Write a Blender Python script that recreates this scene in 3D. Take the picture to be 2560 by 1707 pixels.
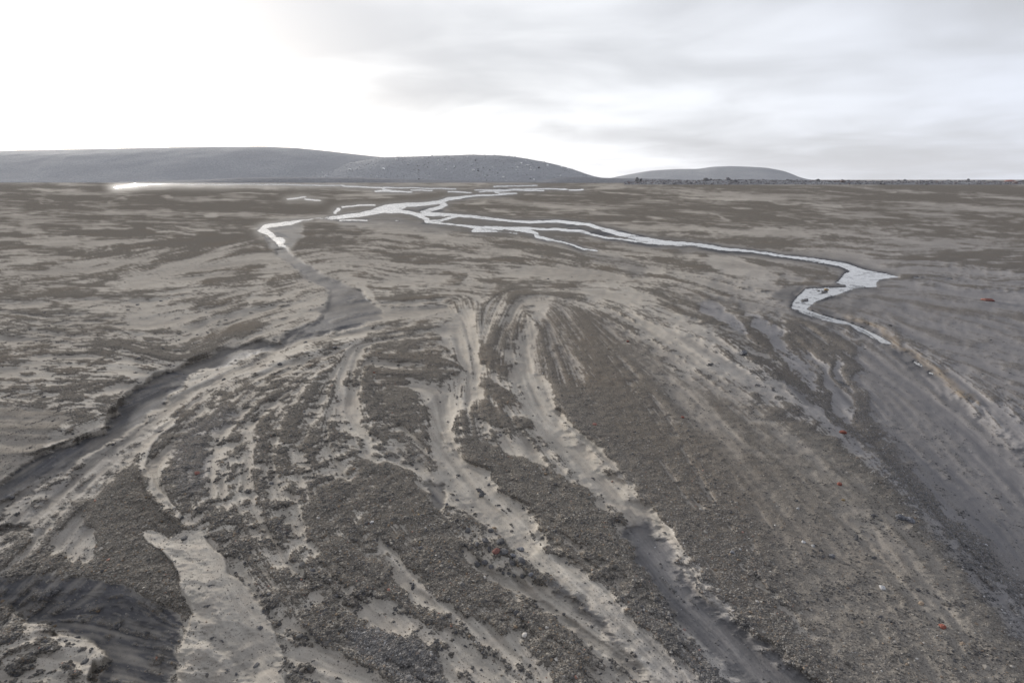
import bpy, bmesh, math, random, time
import numpy as np
from mathutils import Vector, Matrix
T0 = time.time()
random.seed(7); rng = np.random.default_rng(7)
scene = bpy.context.scene
for o in list(bpy.data.objects): bpy.data.objects.remove(o)
COL = scene.collection
R = math.radians

# ------------------------------------------------------------------ camera
CAM_H = 2.0
LENS = 20.0
HAZE = 0.00013
F_PX = LENS / 36.0 * 2560.0
CX, CY = 1280.0, 853.5
HORIZON = 449.0
PITCH = math.atan((CY - HORIZON) / F_PX)
cam_d = bpy.data.cameras.new("camera"); cam_d.lens = LENS; cam_d.sensor_width = 36.0
cam_d.clip_start = 0.05; cam_d.clip_end = 20000.0
cam = bpy.data.objects.new("camera", cam_d); COL.objects.link(cam)
cam.location = (0, 0, CAM_H); cam.rotation_euler = (R(90) - PITCH, 0, 0)
scene.camera = cam

# ------------------------------------------------------------------ sky, sun, exposure
SUN_AZ, SUN_EL = R(-37.0), R(9.0)
sun_dir = Vector((math.sin(SUN_AZ) * math.cos(SUN_EL), math.cos(SUN_AZ) * math.cos(SUN_EL), math.sin(SUN_EL)))
world = bpy.data.worlds.new("World"); scene.world = world; world.use_nodes = True


class NT:
    """small helper for building node trees"""
    def __init__(s, tree):
        s.t = tree; s.n = tree.nodes; s.l = tree.links; s.n.clear()
    def node(s, typ, **kw):
        n = s.n.new(typ)
        for k, v in kw.items(): setattr(n, k, v)
        return n
    def put(s, sock, val):
        if isinstance(val, bpy.types.NodeSocket): s.l.new(val, sock)
        elif val is not None:
            if hasattr(sock.default_value, '__len__') and not hasattr(val, '__len__'): val = [val] * len(sock.default_value)
            if hasattr(val, '__len__') and len(sock.default_value) == 4 and len(val) == 3: val = (*val, 1)
            sock.default_value = val
    def math(s, op, a, b=None, c=None, clamp=False):
        n = s.node('ShaderNodeMath', operation=op, use_clamp=clamp)
        for i, v in enumerate((a, b, c)): s.put(n.inputs[i], v)
        return n.outputs[0]
    def vmath(s, op, a, b=None):
        n = s.node('ShaderNodeVectorMath', operation=op)
        s.put(n.inputs[0], a); s.put(n.inputs[1], b)
        return n.outputs['Value'] if op in ('DOT_PRODUCT', 'LENGTH') else n.outputs['Vector']
    def mix(s, f, a, b, mode='MIX'):
        n = s.node('ShaderNodeMix', data_type='RGBA', blend_type=mode)
        s.put(n.inputs[0], f); s.put(n.inputs[6], a); s.put(n.inputs[7], b)
        return n.outputs[2]
    def ramp(s, v, lo, hi, a=0.0, b=1.0):
        n = s.node('ShaderNodeMapRange', interpolation_type='SMOOTHSTEP')
        for i, x in enumerate((v, lo, hi, a, b)): s.put(n.inputs[i], x)
        return n.outputs[0]
    def noise(s, vec, scale, detail=4.0, rough=0.55, dist=0.0, dim='3D'):
        n = s.node('ShaderNodeTexNoise', noise_dimensions=dim)
        s.put(n.inputs['Vector'], vec)
        n.inputs['Scale'].default_value = scale; n.inputs['Detail'].default_value = detail
        n.inputs['Roughness'].default_value = rough; n.inputs['Distortion'].default_value = dist
        return n.outputs[0]


w = NT(world.node_tree)
sky = w.node('ShaderNodeTexSky', sky_type='NISHITA'); sky.sun_disc = False
sky.sun_elevation = SUN_EL; sky.sun_rotation = SUN_AZ; sky.air_density = 1.0; sky.dust_density = 2.0
gen = w.node('ShaderNodeTexCoord').outputs['Generated']
dirn = w.vmath('NORMALIZE', gen)
sep = w.node('ShaderNodeSeparateXYZ'); w.l.new(dirn, sep.inputs[0])
zz = w.math('MAXIMUM', sep.outputs[2], 0.0)
den = w.math('ADD', zz, 0.11)
comb = w.node('ShaderNodeCombineXYZ')
w.put(comb.inputs[0], w.math('DIVIDE', sep.outputs[0], den)); w.put(comb.inputs[1], w.math('DIVIDE', sep.outputs[1], den))
w.put(comb.inputs[2], 7.9)
pl = comb.outputs[0]
big = w.noise(pl, 0.40, 3, 0.5, 0.3)
fine = w.noise(pl, 1.1, 4, 0.5, 0.5)
cl = w.math('ADD', w.math('MULTIPLY', big, 0.7), w.math('MULTIPLY', fine, 0.3))
dens = w.ramp(cl, 0.36, 0.66)
sd = w.math('MAXIMUM', w.vmath('DOT_PRODUCT', dirn, tuple(sun_dir)), 0.0)
glow = w.math('ADD', w.math('MULTIPLY', w.math('POWER', sd, 5.0), 0.42), w.math('MULTIPLY', w.math('POWER', sd, 22.0), 0.75))
thin = w.mix(w.math('MULTIPLY', sd, 1.0), (0.72, 0.77, 0.90), (0.98, 0.99, 1.0))
thick = (0.545, 0.56, 0.60)
base = w.mix(dens, thin, thick)
strip = w.math('MULTIPLY', w.math('POWER', sd, 3.0), w.math('MULTIPLY', w.ramp(zz, .0, .075, 1.0, 0.0), .42))
glow = w.math('ADD', glow, strip)
gl = w.math('MULTIPLY', glow, w.math('SUBTRACT', 1.0, w.math('MULTIPLY', dens, 0.62)))
glc = w.node('ShaderNodeVectorMath', operation='SCALE'); w.put(glc.inputs[0], (1.0, 0.998, 0.985)); w.put(glc.inputs[3], gl)
cloudc = w.vmath('ADD', base, glc.outputs[0])
bg1 = w.node('ShaderNodeBackground'); w.l.new(sky.outputs[0], bg1.inputs[0]); bg1.inputs[1].default_value = 0.08
bg2 = w.node('ShaderNodeBackground'); w.l.new(cloudc, bg2.inputs[0]); bg2.inputs[1].default_value = 1.0
mx = w.node('ShaderNodeMixShader'); mx.inputs[0].default_value = 0.90
w.l.new(bg1.outputs[0], mx.inputs[1]); w.l.new(bg2.outputs[0], mx.inputs[2])
wo = w.node('ShaderNodeOutputWorld'); w.l.new(mx.outputs[0], wo.inputs[0])

sun_l = bpy.data.lights.new("sun", 'SUN'); sun_l.energy = 4.8; sun_l.angle = R(10); sun_l.color = (1.0, 0.95, 0.88)
sun = bpy.data.objects.new("sun", sun_l); COL.objects.link(sun)
sun.rotation_euler = sun_dir.to_track_quat('Z', 'Y').to_euler()
scene.view_settings.view_transform = 'Standard'; scene.view_settings.look = 'None'
scene.view_settings.exposure = 0.22; scene.view_settings.gamma = 1.0; scene.view_settings.use_curve_mapping = False
scene.render.engine = 'CYCLES'
scene.cycles.use_denoising = True

# ------------------------------------------------------------------ small numpy toolbox
CROP = {'A': (0, 300, .36565), 'B': (850, 300, .36565), 'C': (1700, 300, .36565), 'D': (0, 800, .36565), 'E': (850, 800, .36565),
        'F': (1700, 800, .36565), 'G': (0, 1137, .36565), 'H': (850, 1137, .36565), 'I': (1700, 1137, .36565), 'T': (0, 0, 1.08844),
        'K': (600, 440, .2551), 'L': (1900, 650, .2551), 'M': (700, 340, .2551), 'N': (1400, 380, .2551), 'O': (1960, 400, .2551),
        'Q1': (300, 900, .21259), 'Q2': (900, 1100, .21259), 'Q3': (1000, 640, .21259), 'Q4': (200, 620, .21259), 'S': (0, 0, 1.0)}


def to_px(crop, pts):
    ox, oy, s = CROP[crop]
    return [(ox + p[0] * s, oy + p[1] * s) + tuple(q * s for q in p[2:]) for p in pts]


def P(txt):
    return [tuple(float(v) for v in q.split(',')) for q in txt.split()]


def ss(a, b, x):
    t = np.clip((x - a) / (b - a), 0, 1); return t * t * (3 - 2 * t)


def ray(u, v):
    dx = (u - CX) / F_PX; di = (v - CY) / F_PX
    return dx, math.cos(PITCH) - di * math.sin(PITCH), -math.sin(PITCH) - di * math.cos(PITCH)


def hash2(ix, iy, seed):
    h = (ix.astype(np.int64) * 374761393 + iy.astype(np.int64) * 668265263 + seed * 974634777) & 0xFFFFFFFF
    h = ((h ^ (h >> 13)) * 1274126177) & 0xFFFFFFFF
    h = h ^ (h >> 16)
    return (h & 0xFFFF).astype(np.float32) / 65535.0


def vnoise(x, y, seed):
    xi = np.floor(x); yi = np.floor(y); fx = (x - xi).astype(np.float32); fy = (y - yi).astype(np.float32)
    fx = fx * fx * (3 - 2 * fx); fy = fy * fy * (3 - 2 * fy)
    xi = xi.astype(np.int64); yi = yi.astype(np.int64)
    a = hash2(xi, yi, seed); b = hash2(xi + 1, yi, seed); c = hash2(xi, yi + 1, seed); d = hash2(xi + 1, yi + 1, seed)
    return (a + (b - a) * fx) * (1 - fy) + (c + (d - c) * fx) * fy - 0.5


def fbm(x, y, lam, octs, seed, foot=None, gain=0.6):
    """value-noise octaves starting at wavelength lam; octaves finer than the vertex spacing fade out"""
    out = 0; amp = 1.0
    for i in range(octs):
        n = vnoise(x / lam + 17.3 * i, y / lam - 9.1 * i, seed + i)
        if foot is not None: n = n * ss(0.8, 2.2, lam / foot)
        out = out + amp * n; lam *= 0.5; amp *= gain
    return out


# ------------------------------------------------------------------ ground grid: dense near the viewer, sparse far away
u_ax = np.concatenate([np.arange(-420, -60, 6.0), np.arange(-60, 2620, 2.5), np.arange(2620, 2990, 6.0)])
v_ax = np.concatenate([[449.5, 449.9, 450.4, 451, 452], np.arange(453.2, 560, 1.35), np.arange(560, 1730, 2.15), np.arange(1730, 1900, 6.0)])
U, V = np.meshgrid(u_ax, v_ax)
U = U.astype(np.float32); V = V.astype(np.float32)
NR, NC = U.shape
DX, DY, DZ = ray(U, V)
X0 = CAM_H / -DZ * DX; Y0 = CAM_H / -DZ * DY
PXM = CAM_H / -DZ / F_PX                              # metres per picture pixel, across
FOOT_ACROSS = PXM * 2.5
FOOT_DEPTH = np.abs(np.gradient(Y0, axis=0))
FOOT = np.sqrt(FOOT_ACROSS * FOOT_DEPTH)
# ragged edges: every traced outline is read through a wobble
wx = fbm(X0 / PXM.clip(1e-3, .2), Y0 / PXM.clip(1e-3, .2), 1, 1, 3) * 0
n1 = fbm(U, V * 2.2, 70, 5, 11, gain=.62); n2 = fbm(U, V * 2.2, 70, 5, 31, gain=.62)
near = ss(480, 900, V)
UW = U + n1 * (16 + 12 * near); VW = V + n2 * (5 + 12 * near)
UF = U + n1 * 6; VF = V + n2 * 3


def sdist(pts, x, y):
    """signed distance (inside positive) to a polygon"""
    n = len(pts); best = np.full(x.shape, 1e9, np.float32); ins = np.zeros(x.shape, bool)
    for i in range(n):
        ax, ay = pts[i][:2]; bx, by = pts[(i + 1) % n][:2]
        ex, ey = bx - ax, by - ay
        t = np.clip(((x - ax) * ex + (y - ay) * ey) / (ex * ex + ey * ey + 1e-9), 0, 1)
        best = np.minimum(best, (x - ax - t * ex) ** 2 + (y - ay - t * ey) ** 2)
        if ay != by:
            c = ((ay > y) != (by > y)) & (x < (bx - ax) * (y - ay) / (by - ay) + ax)
            ins ^= c
    d = np.sqrt(best)
    return np.where(ins, d, -d)


def box(pts, pad):
    xs = [p[0] for p in pts]; ys = [p[1] for p in pts]
    c0, c1 = np.searchsorted(u_ax, [min(xs) - pad, max(xs) + pad]); r0, r1 = np.searchsorted(v_ax, [min(ys) - pad, max(ys) + pad])
    return slice(max(r0, 0), min(r1 + 1, NR)), slice(max(c0, 0), min(c1 + 1, NC))


def poly_w(crop, txt, feather, sharp=False):
    pts = to_px(crop, P(txt)) if isinstance(txt, str) else txt
    sl = box(pts, feather + 30)
    x, y = (UF[sl], VF[sl]) if sharp else (UW[sl], VW[sl])
    return sl, ss(-feather, feather, sdist(pts, x, y))


def line_w(crop, txt, feather, sharp=False, vs=1.0):
    """weight of a ribbon traced as x,y,width"""
    pts = to_px(crop, P(txt)) if isinstance(txt, str) else txt
    mw = max(p[2] for p in pts)
    sl = box(pts, feather + mw + 30)
    x, y = (UF[sl], VF[sl]) if sharp else (UW[sl], VW[sl])
    best = np.full(x.shape, -1e9, np.float32)
    for (ax, ay, aw), (bx, by, bw) in zip(pts[:-1], pts[1:]):
        ex, ey = bx - ax, (by - ay) * vs
        t = np.clip(((x - ax) * ex + (y - ay) * vs * ey) / (ex * ex + ey * ey + 1e-9), 0, 1)
        d = np.hypot(x - ax - t * ex, (y - ay) * vs - t * ey)
        best = np.maximum(best, (aw + (bw - aw) * t) * .5 - d)
    return sl, ss(-feather, feather, best)


def paint(field, val, w_):
    sl, a = w_
    field[sl] = field[sl] * (1 - a) + val * a


# ------------------------------------------------------------------ flow lines of the dried streams: streaks follow them
FLOW = """0,500 600,498|0,560 560,540|0,640 300,610|700,470 1400,450|1400,490 2352,510|1400,540 2352,600|1900,640 2352,690|1950,720 2352,860|2050,800 2352,1080|1850,800 2100,1100 2352,1390
1700,780 2000,1000 2352,1390|1400,700 1750,880 2100,1200 2352,1500|1300,720 1500,1000 1900,1568|1230,780 1260,930 1500,1180 1850,1568|1080,830 1080,1000 1300,1250 1600,1568|1060,700 1090,830
1180,640 1120,800|820,820 800,960 950,1080 1200,1350 1500,1568|700,830 500,900 330,1050 420,1200 500,1400 640,1568|600,870 480,1000 450,1150 560,1300 760,1500|720,900 650,1050 750,1250 1000,1500
860,740 600,815 400,900 200,1010 0,1150|700,760 470,900 250,1050 50,1250|450,960 330,1080 250,1200|300,1100 100,1350 0,1450|0,760 250,790 430,850|0,830 300,850|330,620 600,590|250,640 560,560
560,700 760,650|480,790 760,690|900,600 1500,640 1700,700|900,680 1040,660|750,560 1300,620|870,830 1050,850|880,760 1040,740|620,800 500,840|0,900 200,920|0,1000 150,1000|1200,640 1500,680 1700,760
2000,800 2250,1000|900,1200 1250,1568|600,1450 900,1568|100,1450 400,1500|1000,640 1300,660|640,600 760,590 900,610|1420,600 1800,650|2150,1000 2352,1200|1900,1000 2300,1400|1650,1300 1900,1568"""
smp = []
for ln in FLOW.replace('\n', '|').split('|'):
    q = to_px('T', P(ln))
    for a, b in zip(q[:-1], q[1:]):
        L = math.hypot(b[0] - a[0], b[1] - a[1]); n = max(2, int(L / 40))
        th = 2 * math.atan2(b[1] - a[1], b[0] - a[0])
        for i in range(n + 1): smp.append((a[0] + (b[0] - a[0]) * i / n, a[1] + (b[1] - a[1]) * i / n, math.cos(th), math.sin(th)))
smp = np.array(smp)
gu = np.linspace(u_ax[0], u_ax[-1], 110); gv = np.linspace(v_ax[0], v_ax[-1], 70)
GU, GV = np.meshgrid(gu, gv)
d2 = (GU[..., None] - smp[:, 0]) ** 2 + ((GV[..., None] - smp[:, 1]) * 1.5) ** 2
wt = 1 / (d2 + 500) ** 1.6
c2 = (wt * smp[:, 2]).sum(-1) / wt.sum(-1); s2 = (wt * smp[:, 3]).sum(-1) / wt.sum(-1)
fi = (U - gu[0]) / (gu[1] - gu[0]); fj = (V - gv[0]) / (gv[1] - gv[0])


def bil(g, fi, fj):
    i = np.clip(fi.astype(int), 0, g.shape[1] - 2); j = np.clip(fj.astype(int), 0, g.shape[0] - 2)
    a = fi - i; b = fj - j
    return (g[j, i] * (1 - a) + g[j, i + 1] * a) * (1 - b) + (g[j + 1, i] * (1 - a) + g[j + 1, i + 1] * a) * b


ANG = 0.5 * np.arctan2(bil(s2, fi, fj), bil(c2, fi, fj)).astype(np.float32)
ANG += 0.25 * fbm(U, V * 2, 160, 3, 77)
FXD = np.cos(ANG); FYD = np.sin(ANG)

# sampling grid for smearing noise along the flow, 2.5 px a cell
LW, LH = int((u_ax[-1] - u_ax[0]) / 2.5) + 1, int((v_ax[-1] - 449) / 2.5) + 1
lu = u_ax[0] + 2.5 * np.arange(LW); lv = 449 + 2.5 * np.arange(LH)
LU, LV = np.meshgrid(lu, lv)
LA = 0.5 * np.arctan2(bil(s2, (LU - gu[0]) / (gu[1] - gu[0]), (LV - gv[0]) / (gv[1] - gv[0])),
                      bil(c2, (LU - gu[0]) / (gu[1] - gu[0]), (LV - gv[0]) / (gv[1] - gv[0]))).astype(np.float32)
LA += 0.22 * fbm(LU, LV * 2, 160, 3, 78)
lfx = np.cos(LA); lfy = np.sin(LA)


def smear(noise, steps):
    acc = noise.copy(); n = 1
    for sgn in (1, -1):
        pi_ = np.tile(np.arange(LW, dtype=np.float32), (LH, 1)); pj = np.tile(np.arange(LH, dtype=np.float32)[:, None], (1, LW))
        dxp = lfx * sgn; dyp = lfy * sgn
        for k in range(steps):
            pi_ = np.clip(pi_ + dxp, 0, LW - 1); pj = np.clip(pj + dyp, 0, LH - 1)
            ii = (pi_ + .5).astype(np.int32).clip(0, LW - 1); jj = (pj + .5).astype(np.int32).clip(0, LH - 1)
            acc += noise[jj, ii]; n += 1
            nx = lfx[jj, ii]; ny = lfy[jj, ii]
            flip = np.where(nx * dxp + ny * dyp < 0, -1, 1); dxp = nx * flip; dyp = ny * flip
    acc /= n
    return (acc - acc.mean()) / acc.std()


def blur(a, k):
    for _ in range(k):
        a = (a + np.roll(a, 1, 0) + np.roll(a, -1, 0)) / 3; a = (a + np.roll(a, 1, 1) + np.roll(a, -1, 1)) / 3
    return a


white = rng.standard_normal((LH, LW)).astype(np.float32)
S0g = smear(white, 5); S1g = smear(white, 14); S2g = smear(blur(rng.standard_normal((LH, LW)).astype(np.float32), 3), 34)
S3g = smear(blur(rng.standard_normal((LH, LW)).astype(np.float32), 14), 60)
li = ((U - lu[0]) / 2.5); lj = ((V - 449) / 2.5)
S0 = bil(S0g, li, lj).astype(np.float32); S1 = bil(S1g, li, lj).astype(np.float32); S2 = bil(S2g, li, lj).astype(np.float32); S3 = bil(S3g, li, lj).astype(np.float32)
print('noise', round(time.time() - T0, 1))

# ------------------------------------------------------------------ traced surface cover: gravel share, wetness, tint, clump strength
Gf = np.full(U.shape, 0.42, np.float32); Wf = np.zeros_like(Gf); Of = np.zeros_like(Gf); Bf = np.zeros_like(Gf); Cf = np.full_like(Gf, 0.35)
far = 1 - ss(560, 690, V + 0.03 * (1280 - U))
Gf = Gf * (1 - far) + far * (0.80 + 0.0 * U)
Bf += (0.35 + .6 * ss(520, 760, V)) * ss(1500, 2300, U + 0.25 * (V - 900)); Cf *= (1 - 0.6 * far)
Gf -= 0.10 * ss(1900, 2400, U) * ss(600, 760, V)


def g(v, c, t, f=7, **k): paint(Gf, v, poly_w(c, t, f, **k))
def gl_(v, c, t, f=5, **k): paint(Gf, v, line_w(c, t, f, **k))
def wet(v, c, t, f=9, gr=None):
    a = poly_w(c, t, f); paint(Wf, v, a)
    if gr is not None: paint(Gf, gr, a)


Gf += .09 * (1 - ss(700, 1000, U)) * ss(540, 600, V) * (1 - ss(720, 800, V))
# left middle ground
g(.62, 'A', '0,1000 400,1040 700,1120 600,1200 350,1220 0,1260', 20)
g(.22, 'A', '500,1270 800,1100 1100,1000 1400,900 1700,830 1850,880 1950,970 1900,1050 1850,1130 1740,1220 1750,1300 1500,1420 1200,1500 800,1380 550,1310', 10)
g(.80, 'A', '1250,1030 1500,960 1800,960 1800,1040 1650,1100 1500,1140 1350,1080', 14)
g(.70, 'A', '1250,1220 1500,1180 1700,1230 1700,1300 1500,1330 1300,1280', 14)
g(.66, 'A', '0,1280 350,1230 500,1290 800,1340 1000,1400 1100,1520 800,1640 300,1640 0,1600', 12)
g(.30, 'D', '0,420 150,330 350,190 600,170 820,60 1100,20 1500,10 1420,90 1300,180 1300,230 1180,330 1000,430 780,580 600,700 400,800 380,790 500,640 250,580 0,480', 8)
g(.78, 'D', '350,190 700,200 850,290 800,340 620,300 400,260', 8)
g(.66, 'D', '360,400 600,380 780,430 700,500 500,520 350,470', 8)
g(.60, 'D', '500,150 900,120 1150,190 1200,250 900,260 600,200', 14)
g(.60, 'D', '0,530 250,590 480,650 400,760 300,870 100,980 0,1060 -400,1060 -400,530', 8); paint(Cf, .05, poly_w('D', '-400,530 250,590 480,650 400,760 300,870 100,980 0,1060 -400,1060', 8))
g(.66, 'D', '-400,150 200,200 150,300 0,400 -400,500', 8)
g(.02, 'Q4', '480,960 700,960 1050,1020 1350,1100 1250,1140 1000,1100 700,1040', 4)
g(.04, 'Q4', '250,1400 500,1320 760,1420 900,1470 1080,1440 900,1552 500,1552', 5)
g(.05, 'Q4', '620,760 900,800 1150,900 1500,960 1560,1010 1200,980 850,860', 5)
g(.05, 'Q4', '1400,340 1600,270 1700,250 1600,330 1450,370 1360,420', 3)
gl_(.02, 'Q4', '2050,570,60 2000,640,70 1950,720,60 1800,820,70 1650,940,70 1560,1000,80', 4)
g(.08, 'Q4', '1180,1150 1300,1180 1330,1220 1200,1340 1080,1400 950,1480 880,1500 1000,1380', 4)
gl_(.75, 'Q4', '1720,850,26 1640,910,30 1510,980,16', 2)
# spit between the channel and the left flats
g(.28, 'A', '1740,1290 1900,1200 2200,1170 2260,1230 2150,1320 1900,1400 1600,1500 1350,1570 1200,1570 1500,1430', 7)
g(.66, 'A', '1880,1060 2100,1050 2160,1100 1900,1180 1850,1130', 7)
g(.74, 'A', '1500,1420 1900,1240 2050,1220 1700,1400 1400,1560 1200,1640 1200,1580', 6)
g(.80, 'D', '1550,40 1900,0 1700,110 1500,190 1300,330 1190,350 1310,260 1400,160', 6); paint(Cf, .1, poly_w('A', '1740,1290 2260,1200 2150,1420 1350,1670 1200,1600', 7))
# left channel, wet floor
CH_L = 'T', '600,540 630,548 665,572 690,595 735,622 790,650 835,662 862,690 880,718 868,735 820,755 773,769 638,802 571,829 504,846 440,863 430,886 386,916 336,957 302,984 235,1020 188,1054 134,1091 84,1121 34,1155 0,1205 -130,1250 -130,1160 0,1108 50,1071 118,1031 188,1010 232,990 245,960 265,933 302,906 333,883 396,856 443,836 537,802 638,779 700,745 745,712 759,685 749,661 726,645 690,622 645,592 618,565'
wet(1.0, *CH_L, f=4, gr=.1)
wet(.75, 'A', '1860,740 2050,720 2060,800 1990,880 1930,830', 6, .2)
g(.35, 'B', '0,1120 80,1130 160,1180 220,1240 240,1300 100,1330 0,1320', 14)
wet(.6, 'D', '560,950 900,760 1050,680 1150,640 1050,760 950,860 850,960 760,1080 640,1200 500,1240 350,1330 330,1500 0,1560 -400,1560 -400,1300 0,1200', 14, .2)
g(.0, 'Q1', '850,180 1100,80 1500,60 1800,60 2000,20 2100,60 1700,200 1300,300 1000,400 850,480 500,560 350,660 500,520 800,320 820,220', 5)
gl_(.0, 'B', '0,1060,50 120,1100,56 200,1150,56 250,1230,60 290,1320,60', 4)
g(.06, 'D', '2352,130 1900,210 1800,280 1900,330 2100,260 2352,180 2500,140 2500,110', 5)
# centre left: mottled silt and gravel apron
g(.33, 'D', '1300,1300 1500,800 1700,450 2352,200 2500,300 2400,900 2000,1200', 20)
paint(Cf, 1.0, poly_w('D', '1100,1000 1250,700 1700,420 2300,150 2700,200 2700,1600 1500,1600', 30))
g(.86, 'Q1', '620,900 800,760 960,700 1250,560 1420,560 1420,700 1280,760 1000,800 980,900 1000,1000 950,1150 930,1250 1000,1300 1000,1450 950,1552 700,1552 640,1450 560,1250 560,1130 640,1030', 7)
paint(Bf, .5, poly_w('Q1', '560,1130 800,760 1250,560 1420,700 980,900 1000,1450 950,1552 700,1552', 12))
g(.72, 'Q1', '1250,900 1430,800 1480,950 1450,1050 1330,1130 1250,1080', 7)
g(.82, 'Q1', '1500,620 1720,620 1800,700 1730,800 1700,880 1600,880 1530,780', 6)
g(.92, 'Q1', '1880,700 2150,600 2260,700 2300,850 2250,1050 2150,1060 1980,980 1850,880', 6)
g(.86, 'Q1', '1560,900 1640,920 1750,1060 1860,1060 2000,1200 2150,1300 2000,1400 1850,1320 1750,1200 1600,1150 1500,1080 1500,1000', 6)
g(.08, 'Q1', '1060,980 1200,900 1250,1000 1250,1150 1300,1200 1250,1300 1300,1400 1250,1552 1000,1552 1000,1400 920,1280 980,1080', 6)
gl_(.04, 'Q1', '1800,930,50 1950,1000,90 2100,1120,110 2200,1200,60', 4)
gl_(.04, 'Q1', '1480,720,50 1480,850,56 1490,1000,50', 4)
g(.62, 'Q1', '1400,250 1700,200 2000,130 2200,250 2300,400 2000,560 1600,560 1400,520 1250,450', 18)
gl_(.0, 'D', '1190,700,50 1080,760,56 1020,830,66 980,920,70 965,1000,56 1000,1090,80 1050,1180,90 1130,1270,80 1200,1340,70 1250,1390,50', 3, sharp=True)
gl_(.02, 'D', '1150,860,50 1090,950,70 1060,1060,70', 4)
g(.95, 'D', '960,1040 1000,1160 1060,1260 1180,1350 1270,1400 1230,1470 1130,1460 1000,1420 960,1480 1050,1570 650,1570 630,1450 580,1300 500,1220 640,1200 780,1120 860,1030 930,950', 6)
g(.95, 'G', '500,300 650,380 960,560 1130,690 1200,820 1220,950 1300,1080 1250,1130 1100,1060 900,900 700,840 450,830 280,780 230,680 330,640 500,720 660,740 640,560 610,440', 6)
paint(Cf, .0, poly_w('G', '230,680 500,250 1000,100 1300,500 1300,1130 200,850', 10))
wet(.45, 'G', '340,540 400,400 500,300 580,400 620,500 650,720 500,700 380,640', 6, .1)
wet(.3, 'G', '-400,560 200,540 320,640 230,700 240,820 -400,820', 14, .35)
g(.9, 'G', '-400,470 220,480 240,520 180,560 60,560 -400,640', 5); wet(.8, 'G', '-400,500 0,520 220,480 240,520 150,540 0,560', 6)
# foreground left: dark wet floor, clod bank, silt tongue
wet(1.15, 'G', '-400,820 250,830 450,850 700,850 900,910 1100,1070 1240,1140 1220,1300 1200,1400 1150,1520 1150,2100 400,2100 750,1430 740,1380 650,1320 580,1240 400,1200 350,1160 180,1110 0,1030 -400,900', 7, .2)
paint(Wf, 0, poly_w('G', '-400,900 0,1040 180,1110 350,1170 400,1230 560,1240 680,1310 750,1380 750,1450 640,1480 600,1559 400,2100 -400,2100', 5))
g(.36, 'G', '-400,900 0,1040 180,1110 350,1170 400,1230 560,1240 680,1310 750,1380 750,1450 640,1480 600,1559 400,2100 -400,2100', 5)
g(.0, 'G', '380,1220 560,1240 680,1310 750,1380 750,1450 640,1480 560,1500 480,1400 420,1330', 6)
TONGUE = '960,520 1040,510 1150,570 1250,510 1380,520 1420,600 1530,700 1560,800 1700,920 1850,1150 1900,1280 1950,1400 1950,2100 1230,2100 1210,1400 1230,1300 1290,1180 1310,1090 1240,950 1220,830 1180,740 1100,650 1000,600'
g(.0, 'G', TONGUE, 4, sharp=True); paint(Cf, 0, poly_w('G', TONGUE, 5)); paint(Wf, .12, poly_w('G', TONGUE, 5))
g(.32, 'G', '1300,350 1500,480 1700,600 1850,680 1900,800 1850,900 1900,1050 2000,1200 2200,1300 2352,1400 2500,2000 1950,2000 1900,1280 1700,920 1530,700 1400,540', 12)
# the wide dark gravel apron at the bottom centre
g(.9, 'H', '-100,180 130,20 290,30 450,80 520,140 580,220 620,300 650,390 700,440 720,520 800,600 860,680 900,760 1000,800 1080,860 1200,910 1350,990 1450,1080 1550,1180 1650,1290 1720,1400 1780,1500 1820,1800 1450,1800 1380,1470 1320,1350 1260,1290 1150,1200 1080,1270 980,1240 860,1180 700,1150 560,1100 400,1000 250,940 0,860 -160,700 -250,500 -200,300', 7)
g(.16, 'H', '0,900 150,950 300,970 450,1060 600,1150 750,1230 900,1300 980,1380 1050,1480 1100,1800 700,1800 650,1470 600,1380 500,1270 380,1200 250,1160 100,1060 0,1000', 8)
g(.86, 'H', '50,1180 200,1150 380,1210 560,1290 650,1380 700,1480 800,1800 430,1700 330,1480 200,1380 80,1290', 10); paint(Bf, .55, poly_w('H', '50,1180 200,1150 380,1210 560,1290 650,1380 700,1480 740,1559 430,1559 330,1480 200,1380 80,1290', 12))
g(.12, 'H', '-200,1280 100,1380 220,1460 330,1559 400,1900 -200,1900', 8)
g(.75, 'H', '-150,1000 30,1040 100,1150 60,1280 -60,1250', 10)
gl_(.04, 'H', '270,580,60 320,680,86 380,770,100 450,860,110 540,940,110 640,1000,80 740,1080,66 850,1160,70 960,1210,90 1080,1280,120 1180,1350,180 1250,1430,220 1330,1530,240 1400,1700,240', 4)
g(.08, 'H', '10,740 60,770 40,820 0,800', 3)
# gravel of the centre fan
g(.55, 'Q3', '0,430 300,430 600,500 760,520 600,640 560,760 300,760 0,700', 16)
g(.92, 'Q3', '490,290 740,200 800,200 790,260 730,350 600,340', 3)
g(.84, 'Q3', '1040,380 1180,270 1300,290 1420,310 1530,400 1620,520 1600,580 1480,630 1360,620 1300,560 1240,520 1280,470 1150,470 1060,440', 5)
g(.62, 'Q3', '1400,220 1900,250 2352,330 2352,430 1900,430 1600,380', 10)
g(.70, 'B', '100,990 260,970 280,1040 180,1040', 5); g(.74, 'B', '330,930 480,930 480,980 350,970', 5)
g(.12, 'Q3', '640,700 1000,560 1250,530 1330,620 1300,680 1200,760 1050,900 950,960 750,900 900,760 860,700', 6)
g(.82, 'Q3', '690,650 750,640 860,720 850,770 770,790 780,850 740,860 680,800', 4)
g(.80, 'E', '260,80 420,20 620,50 700,120 690,200 700,280 650,380 560,370 480,330 350,300 260,260 230,180', 9)
g(.82, 'E', '120,250 300,330 430,380 470,480 480,600 500,700 400,750 250,720 180,640 110,520 100,400', 7)
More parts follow.
